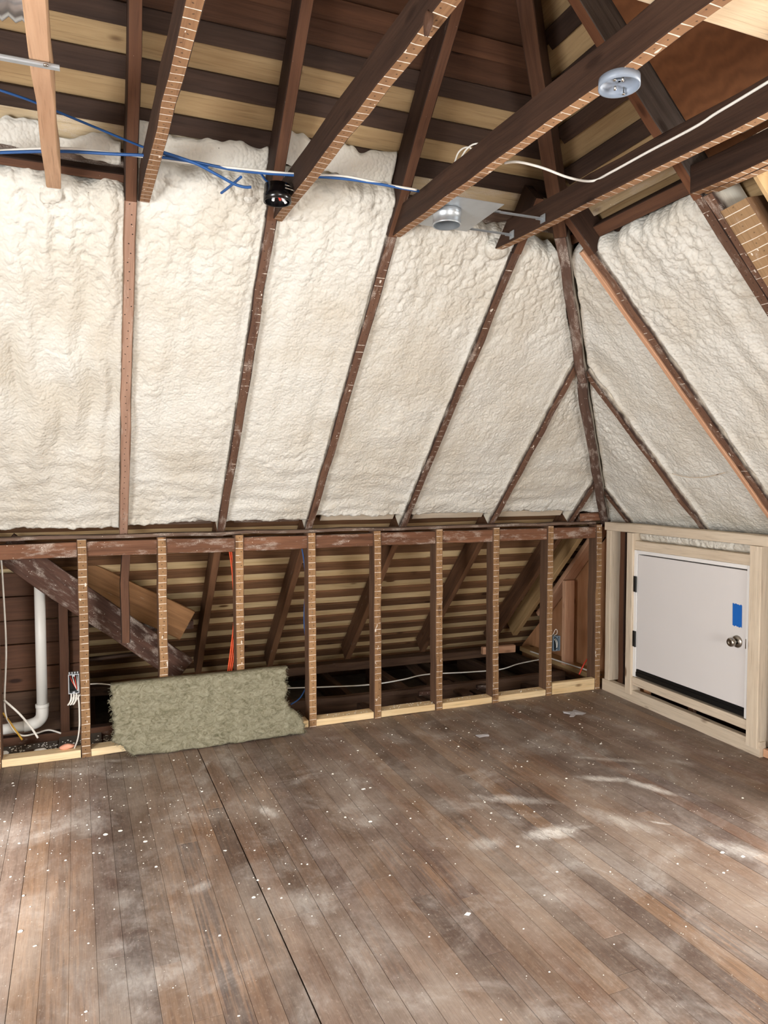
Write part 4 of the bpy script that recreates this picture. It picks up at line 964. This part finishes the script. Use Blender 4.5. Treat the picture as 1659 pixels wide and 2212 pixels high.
# metal box on the second stud, and its wires
def wall_box(name, x0, x1, z0, z1, y0, y1, shell, label):
    r_ = empty(name, ((x0+x1)/2, y1, z0), label, 'electrical box'); t = 0.004
    m = MB(); m.box((x0, y0, z0), (x0+t, y1, z1)).box((x1-t, y0, z0), (x1, y1, z1)).box((x0+t, y0, z0), (x1-t, y1, z0+t)).box((x0+t, y0, z1-t), (x1-t, y1, z1))
    m.box(((x0+x1)/2-.006, y0-.001, z0+t), ((x0+x1)/2+.006, y0+.002, z0+.013)).box(((x0+x1)/2-.006, y0-.001, z1-.013), ((x0+x1)/2+.006, y0+.002, z1-t))
    m.build('box_shell', shell, r_); MB().box((x0+t, y1-.004, z0+t), (x1-t, y1, z1-t)).build('box_back', 'black', r_)
    return r_
e1 = wall_box('wall_box', -3.586, -3.531, 0.366, 0.474, -0.004, 0.060, 'zinc', 'open metal wall box with wires on the second stud at left')
for k in range(4):
    MB().tube([(-3.578+.012*k, .03, .46), (-3.570+.010*k, .008, .44-.004*k), (-3.556+.006*k, .004, .41-.01*k), (-3.545, .02, .385)], .0022, 6, 5).build('wire', 'cable_white' if k % 2 else 'cable_red', e1)
for k in range(4):
    MB().lathe([(0, 0), (.004, 0), (.004, .012), (0, .012)], (-3.58+.014*k, .004, .474), (0, 0, 1), 8).build('clamp', 'zinc', e1)
for k in range(3):
    x = -3.572+.013*k; MB().tube([(x, .015, .368), (x-.002, .002, .335), (x-.012, -.002, .312), (x-.018, .004, .305), (x-.008, .008, .316), (x+.012, .012, .345), (x+.022, .02, .352)], .0042, 8, 6).build('wire', 'cable_white', e1)
MB().tube([(-3.538, .02, .352), (-3.534, .004, .31), (-3.533, .0, .24), (-3.535, .002, .17), (-3.545, .02, .10), (-3.562, .05, .045), (-3.567, .06, .02)], .0042, 8, 6).build('wire', 'cable_white', e1)
e2 = wall_box('wall_box', -0.418, -0.362, 0.318, 0.424, -0.004, 0.055, 'blue_box', 'blue grey plastic wall box on the stud nearest the corner')
for k in range(2):
    MB().tube([(-.395+.012*k, .03, .405), (-.392+.01*k, .004, .38), (-.388+.004*k, .002, .345), (-.38, .02, .335)], .002, 6, 5).build('wire', 'cable_white', e2)
MB().tube([(-.415, .02, .425), (-.418, .0, .445), (-.402, -.004, .475), (-.388, -.004, .462), (-.390, .0, .440), (-.400, .02, .425)], .0014, 6, 6).build('wire', 'cable_white', e2)

_t4 = math.tan(math.radians(3.5))
def J4(px, py):                                              # on the left face of the fourth dark joist
    n_ = Vector((1, _t4, 0)); p_ = Vector((-1.652-0.0285, -1.285, 2.6)); r_ = ray(px, py); return CAM + r_*((p_-CAM).dot(n_)/r_.dot(n_))
G = 'cables strung through the joists'
cable('blue_cable', [onz(-40, 182, 2.755), onz(60, 215, 2.75), onz(150, 252, 2.745), onz(300, 314, 2.735), onz(345, 330, 2.71), onz(450, 362, 2.68)], .0042, 'cable_blue', 'single blue cable slanting down over the pale new joist', G)
cable('blue_cable', [onz(-40, 331, 2.70), onz(120, 327, 2.70), onz(250, 333, 2.70), onz(330, 337, 2.70), onz(420, 350, 2.695), onz(520, 369, 2.69), onz(640, 379, 2.685), onz(760, 388, 2.68), onz(905, 413, 2.675)], .0055, 'cable_blue', 'long blue cable running through the joists toward the light housing', G)
cable('white_cable', [onz(-40, 328, 2.71), onz(120, 320, 2.71), onz(250, 331, 2.71), onz(370, 347, 2.70), onz(480, 360, 2.695), onz(640, 376, 2.69), onz(740, 380, 2.685), onz(830, 398, 2.68), onz(900, 410, 2.675)], .0045, 'cable_white', 'white cable running beside the long blue cable', G)
cable('blue_cable', [onz(350, 328, 2.70), onz(420, 352, 2.675), onz(470, 378, 2.65), onz(505, 397, 2.635), onz(528, 404, 2.63), onz(543, 404, 2.632)], .0055, 'cable_blue', 'blue cable with a loose cut end hanging in front of the foam', G)
cable('blue_cable', [onz(521, 382, 2.66), onz(500, 400, 2.655), onz(478, 417, 2.65)], .005, 'cable_blue', 'short blue cable stub crossing behind the loose end', G)
cable('blue_cable', [onz(562, 372, 2.69), onz(575, 390, 2.68), onz(592, 400, 2.67)], .0045, 'cable_blue', 'blue cable dropping into the black round box', G)
cable('white_cable', [onz(1090, 352, 2.705), onz(1120, 350, 2.70), onz(1170, 362, 2.69), onz(1230, 384, 2.68), J4(1279, 391), J4(1320, 372), J4(1400, 328), J4(1500, 275), J4(1545, 246), J4(1600, 213), J4(1720, 140)], .0048, 'cable_white', 'white cable drooping between joists then stapled along the fourth dark joist', G)
cable('white_cable', [onz(982, 352, 2.74), onz(990, 330, 2.76), onz(1004, 319, 2.775), onz(1018, 322, 2.77), onz(1010, 345, 2.74)], .003, 'cable_white', 'thin white wire loop behind the joist with the grey box', G)
cable('white_cable', [onz(992, 350, 2.74), onz(1005, 326, 2.765), onz(1022, 312, 2.78), onz(1042, 312, 2.775), onz(1050, 330, 2.74)], .003, 'cable_white', 'larger thin white wire loop behind the joist with the grey box', G)
for k in range(3):
    cable('orange_cable', [ony(494+4*k, 1180, .14), ony(502+4*k, 1240, .14), ony(506+2*k, 1330, .14+.01*k), ony(499+4*k, 1400, .13), ony(492+4*k, 1452, .12)], .0048, 'cable_orange', ['left strand of the three orange cables hanging behind the batt', 'middle strand of the three orange cables hanging behind the batt', 'right strand of the three orange cables hanging behind the batt'][k], 'orange cables in the knee space')
cable('blue_cable', [ony(651, 1178, .12), ony(657, 1215, .12), ony(660, 1265, .12), ony(657, 1345, .12), ony(666, 1420, .12), ony(665, 1470, .13), ony(650, 1505, .14), ony(628, 1522, .15)], .0048, 'cable_blue', 'blue cable hanging beside the stud right of the batt')
G2 = 'white cables behind the knee wall'
cable('white_cable', [onz(600, 1487, .03), onz(700, 1484, .03), onz(800, 1479, .03), onz(870, 1468, .04), onz(920, 1457, .05), onz(1010, 1452, .03), onz(1080, 1446, .05), onz(1120, 1434, .06), onz(1168, 1424, .06)], .005, 'cable_white', 'white cable trailing along the floor joists behind the knee wall', G2)
cable('white_cable', [(0.02, .95, .065), (.06, .6, .06), (.09, .3, .062), (.10, .12, .062)], .006, 'cable_white', 'white cable lying on the plate at the plywood end wall', G2)
cable('white_cable', [ony(2, 1205, .1), ony(6, 1260, .1), ony(13, 1400, .1), ony(10, 1525, .11), ony(22, 1565, .12), ony(45, 1588, .14), ony(75, 1585, .2), ony(105, 1577, .25), ony(132, 1584, .25)], .005, 'cable_white', 'white cable dropping along the leftmost stud and curling on the dusty boards', G2)
cable('white_cable', [ony(8, 1512, .1), ony(40, 1540, .12), ony(66, 1570, .15), ony(82, 1594, .15)], .006, 'cable_white', 'white cable slanting from the leftmost stud to the dusty boards', G2)
cable('yellow_cable', [ony(6, 1540, .11), ony(25, 1565, .12), ony(48, 1598, .13)], .005, 'cable_yellow', 'yellow cable slanting down beside the leftmost stud')
cable('white_cable', [ony(190, 1478, .25), ony(215, 1477, .25), ony(245, 1480, .2)], .004, 'cable_white', 'thin white cable passing behind the top left corner of the batt', G2)
cable('red_cable', [ony(1273, 1350, .16), ony(1276, 1366, .16), ony(1281, 1390, .16), ony(1276, 1412, .16), ony(1262, 1434, .15), ony(1251, 1457, .14)], .0055, 'cable_red', 'red cable bending down to the sole plate beside the corner')
def onR(px, py, off):
    r_ = ray(px, py); return CAM + r_*((R(0, 0, off)-CAM).dot(NR)/r_.dot(NR))
tag(MB().tube([onR(1452, 1023, .012), onR(1480, 1030, .004), (onR(1520, 1031, .002)), onR(1566, 1021, .006)], .0025, 6, 6).build('wire_scrap', 'new'), 'thin pale strand stuck across the smooth foam bay above the door', 'debris')

# ================================================================== DEBRIS
rr = random.Random(3)
def flake(mb, p, s, flat=0.5):
    a0 = rr.uniform(0, 6.28); n_ = rr.choice((4, 5, 6)); asp = rr.uniform(.5, 1)
    top = [p+Vector((s*math.cos(a0+2*math.pi*i/n_)*rr.uniform(.7, 1.1)*.75, s*asp*math.sin(a0+2*math.pi*i/n_)*rr.uniform(.7, 1.1)*.75, s*flat*rr.uniform(.6, 1))) for i in range(n_)]
    bot = [p+Vector((s*math.cos(a0+2*math.pi*i/n_), s*asp*math.sin(a0+2*math.pi*i/n_), 0)) for i in range(n_)]
    mb.add(bot+top, [tuple(range(n_, 2*n_))]+[(i, (i+1) % n_, n_+(i+1) % n_, n_+i) for i in range(n_)])
m = MB()
for i in range(2100):
    t = rr.random()
    if t < .34: x, y = rr.uniform(-4.2, -.05), -abs(rr.gauss(0, .55))
    elif t < .62: x, y = rr.gauss(-1.1, .7), rr.gauss(-1.3, .6)
    elif t < .80: x, y = rr.gauss(-2.9, .5), rr.gauss(-1.1, .4)
    else: x, y = rr.uniform(-4.2, -.05), rr.uniform(-3.2, -.02)
    if x > -.06 or y > -.03 or x < -4.6: continue
    if abs(y+.08) < .12 and -3.45 < x < -2.2: continue
    flake(m, Vector((x, y, .0006)), min(.007, rr.lognormvariate(math.log(.0019), .55)))
for i in range(200):
    flake(m, Vector((rr.uniform(-3.95, -3.3), rr.uniform(.1, .34), -.003)), rr.uniform(.002, .007), .8)
for i in range(160):
    x = rr.uniform(-2.1, -.5); flake(m, Vector((x, rr.uniform(.02, .085), .044)), rr.uniform(.0015, .004), .8)
tag(m.build('foam_crumbs', 'crumb'), 'scattered tiny white foam crumbs and dust flecks over the floor', 'debris', kind='stuff')
for px, py, s, lb in ((1010, 1975, .014, 'largest white foam flake, lying alone in the middle foreground'), (800, 1775, .010, 'white foam flake right of the long open floor joint'), (785, 1705, .013, 'bigger flake of the white pair in front of the batt right end'),
                      (800, 1702, .008, 'smaller flake of the white pair in front of the batt right end'), (228, 1803, .011, 'left flake of three in a row on the left floor'), (260, 1795, .011, 'middle flake of three in a row on the left floor'),
                      (314, 1818, .010, 'right flake of three in a row on the left floor'), (548, 1939, .008, 'white flake touching the long open floor joint'), (1298, 1607, .010, 'white flake alone in front of the back corner'),
                      (1118, 1829, .010, 'white flake at the near edge of the round dust scuff'), (1560, 1842, .012, 'left flake of two by the right edge of the floor'), (1605, 1851, .012, 'right flake of two by the right edge of the floor'),
                      (44, 2012, .009, 'upper of two white flakes near the lower left edge'), (75, 2044, .007, 'lower of two white flakes near the lower left edge')):
    p = onz(px, py, 0); mb = MB(); flake(mb, Vector((p.x, p.y, .0005)), s, .35)
    tag(mb.build('foam_flake', 'crumb'), lb, 'debris', 'larger foam flakes on the floor')
# crumpled scraps
def scrap(name, c, outline, z, mat, label):
    m = MB(); n_ = len(outline)
    up = [(c.x+x, c.y+y, z+.004+.004*math.sin(7*i)) for i, (x, y) in enumerate(outline)]; dn = [(c.x+x, c.y+y, z) for x, y in outline]
    m.add(dn+up+[(c.x, c.y, z+.009)], [(i, (i+1) % n_, n_+(i+1) % n_, n_+i) for i in range(n_)]+[(n_+i, n_+(i+1) % n_, 2*n_) for i in range(n_)])
    tag(m.build(name, mat), label, 'debris')
scrap('paper_scrap', onz(1241, 1541, 0), [(-.05, .06), (-.03, .03), (.0, .02), (.03, .05), (.045, .02), (.07, -.03), (.03, -.045), (-.01, -.03), (-.05, -.06), (-.075, -.05), (-.04, -.01), (-.065, .03)], .001, 'paper', 'torn grey paper scrap on the floor near the back corner')
scrap('paper_scrap', onz(1042, 1590, 0), [(-.035, .02), (.0, .012), (.04, .0), (.035, -.02), (.0, -.015), (-.03, -.02)], .001, 'paper', 'small grey paper scrap on the floor in front of the eighth stud')
blob('foam_scrap', (-3.60, .055, .055), .026, 12, 'pinkfoam', 'pink torn foam scrap on the sole plate under the metal box', 'debris', squash=(1.4, .8, .6), sub=2)
blob('foam_scrap', (-3.74, .16, .016), .024, 14, 'crumb', 'white crumpled foam scrap on the dusty board by the pipe', 'debris', squash=(1.5, .8, .7), sub=2)
blob('foam_scrap', (-3.93, .17, .016), .024, 15, 'crumb', 'white foam scrap beside the leftmost stud', 'debris', squash=(1.1, .8, .8), sub=2)
tag(timber('wood_scrap', (-3.95, .13, .004), (-3.78, .20, .006), .02, .008, (0, 0, 1), 'knee', None), 'thin split wood scrap on the dusty board at left', 'debris')

_n2 = Vector((1, math.tan(math.radians(1.3)), 0)); _r2 = ray(924, 50)
_k2 = CAM + _r2*((Vector((-2.709-0.022, -1.262, 2.6))-CAM).dot(_n2)/_r2.dot(_n2))
blob('joist_knot', _k2, .024, 22, 'hip_up', 'dark bark knot on the lower edge of the black box joist near the top', 'knot', squash=(.35, .9, 1.1), amp=.3)
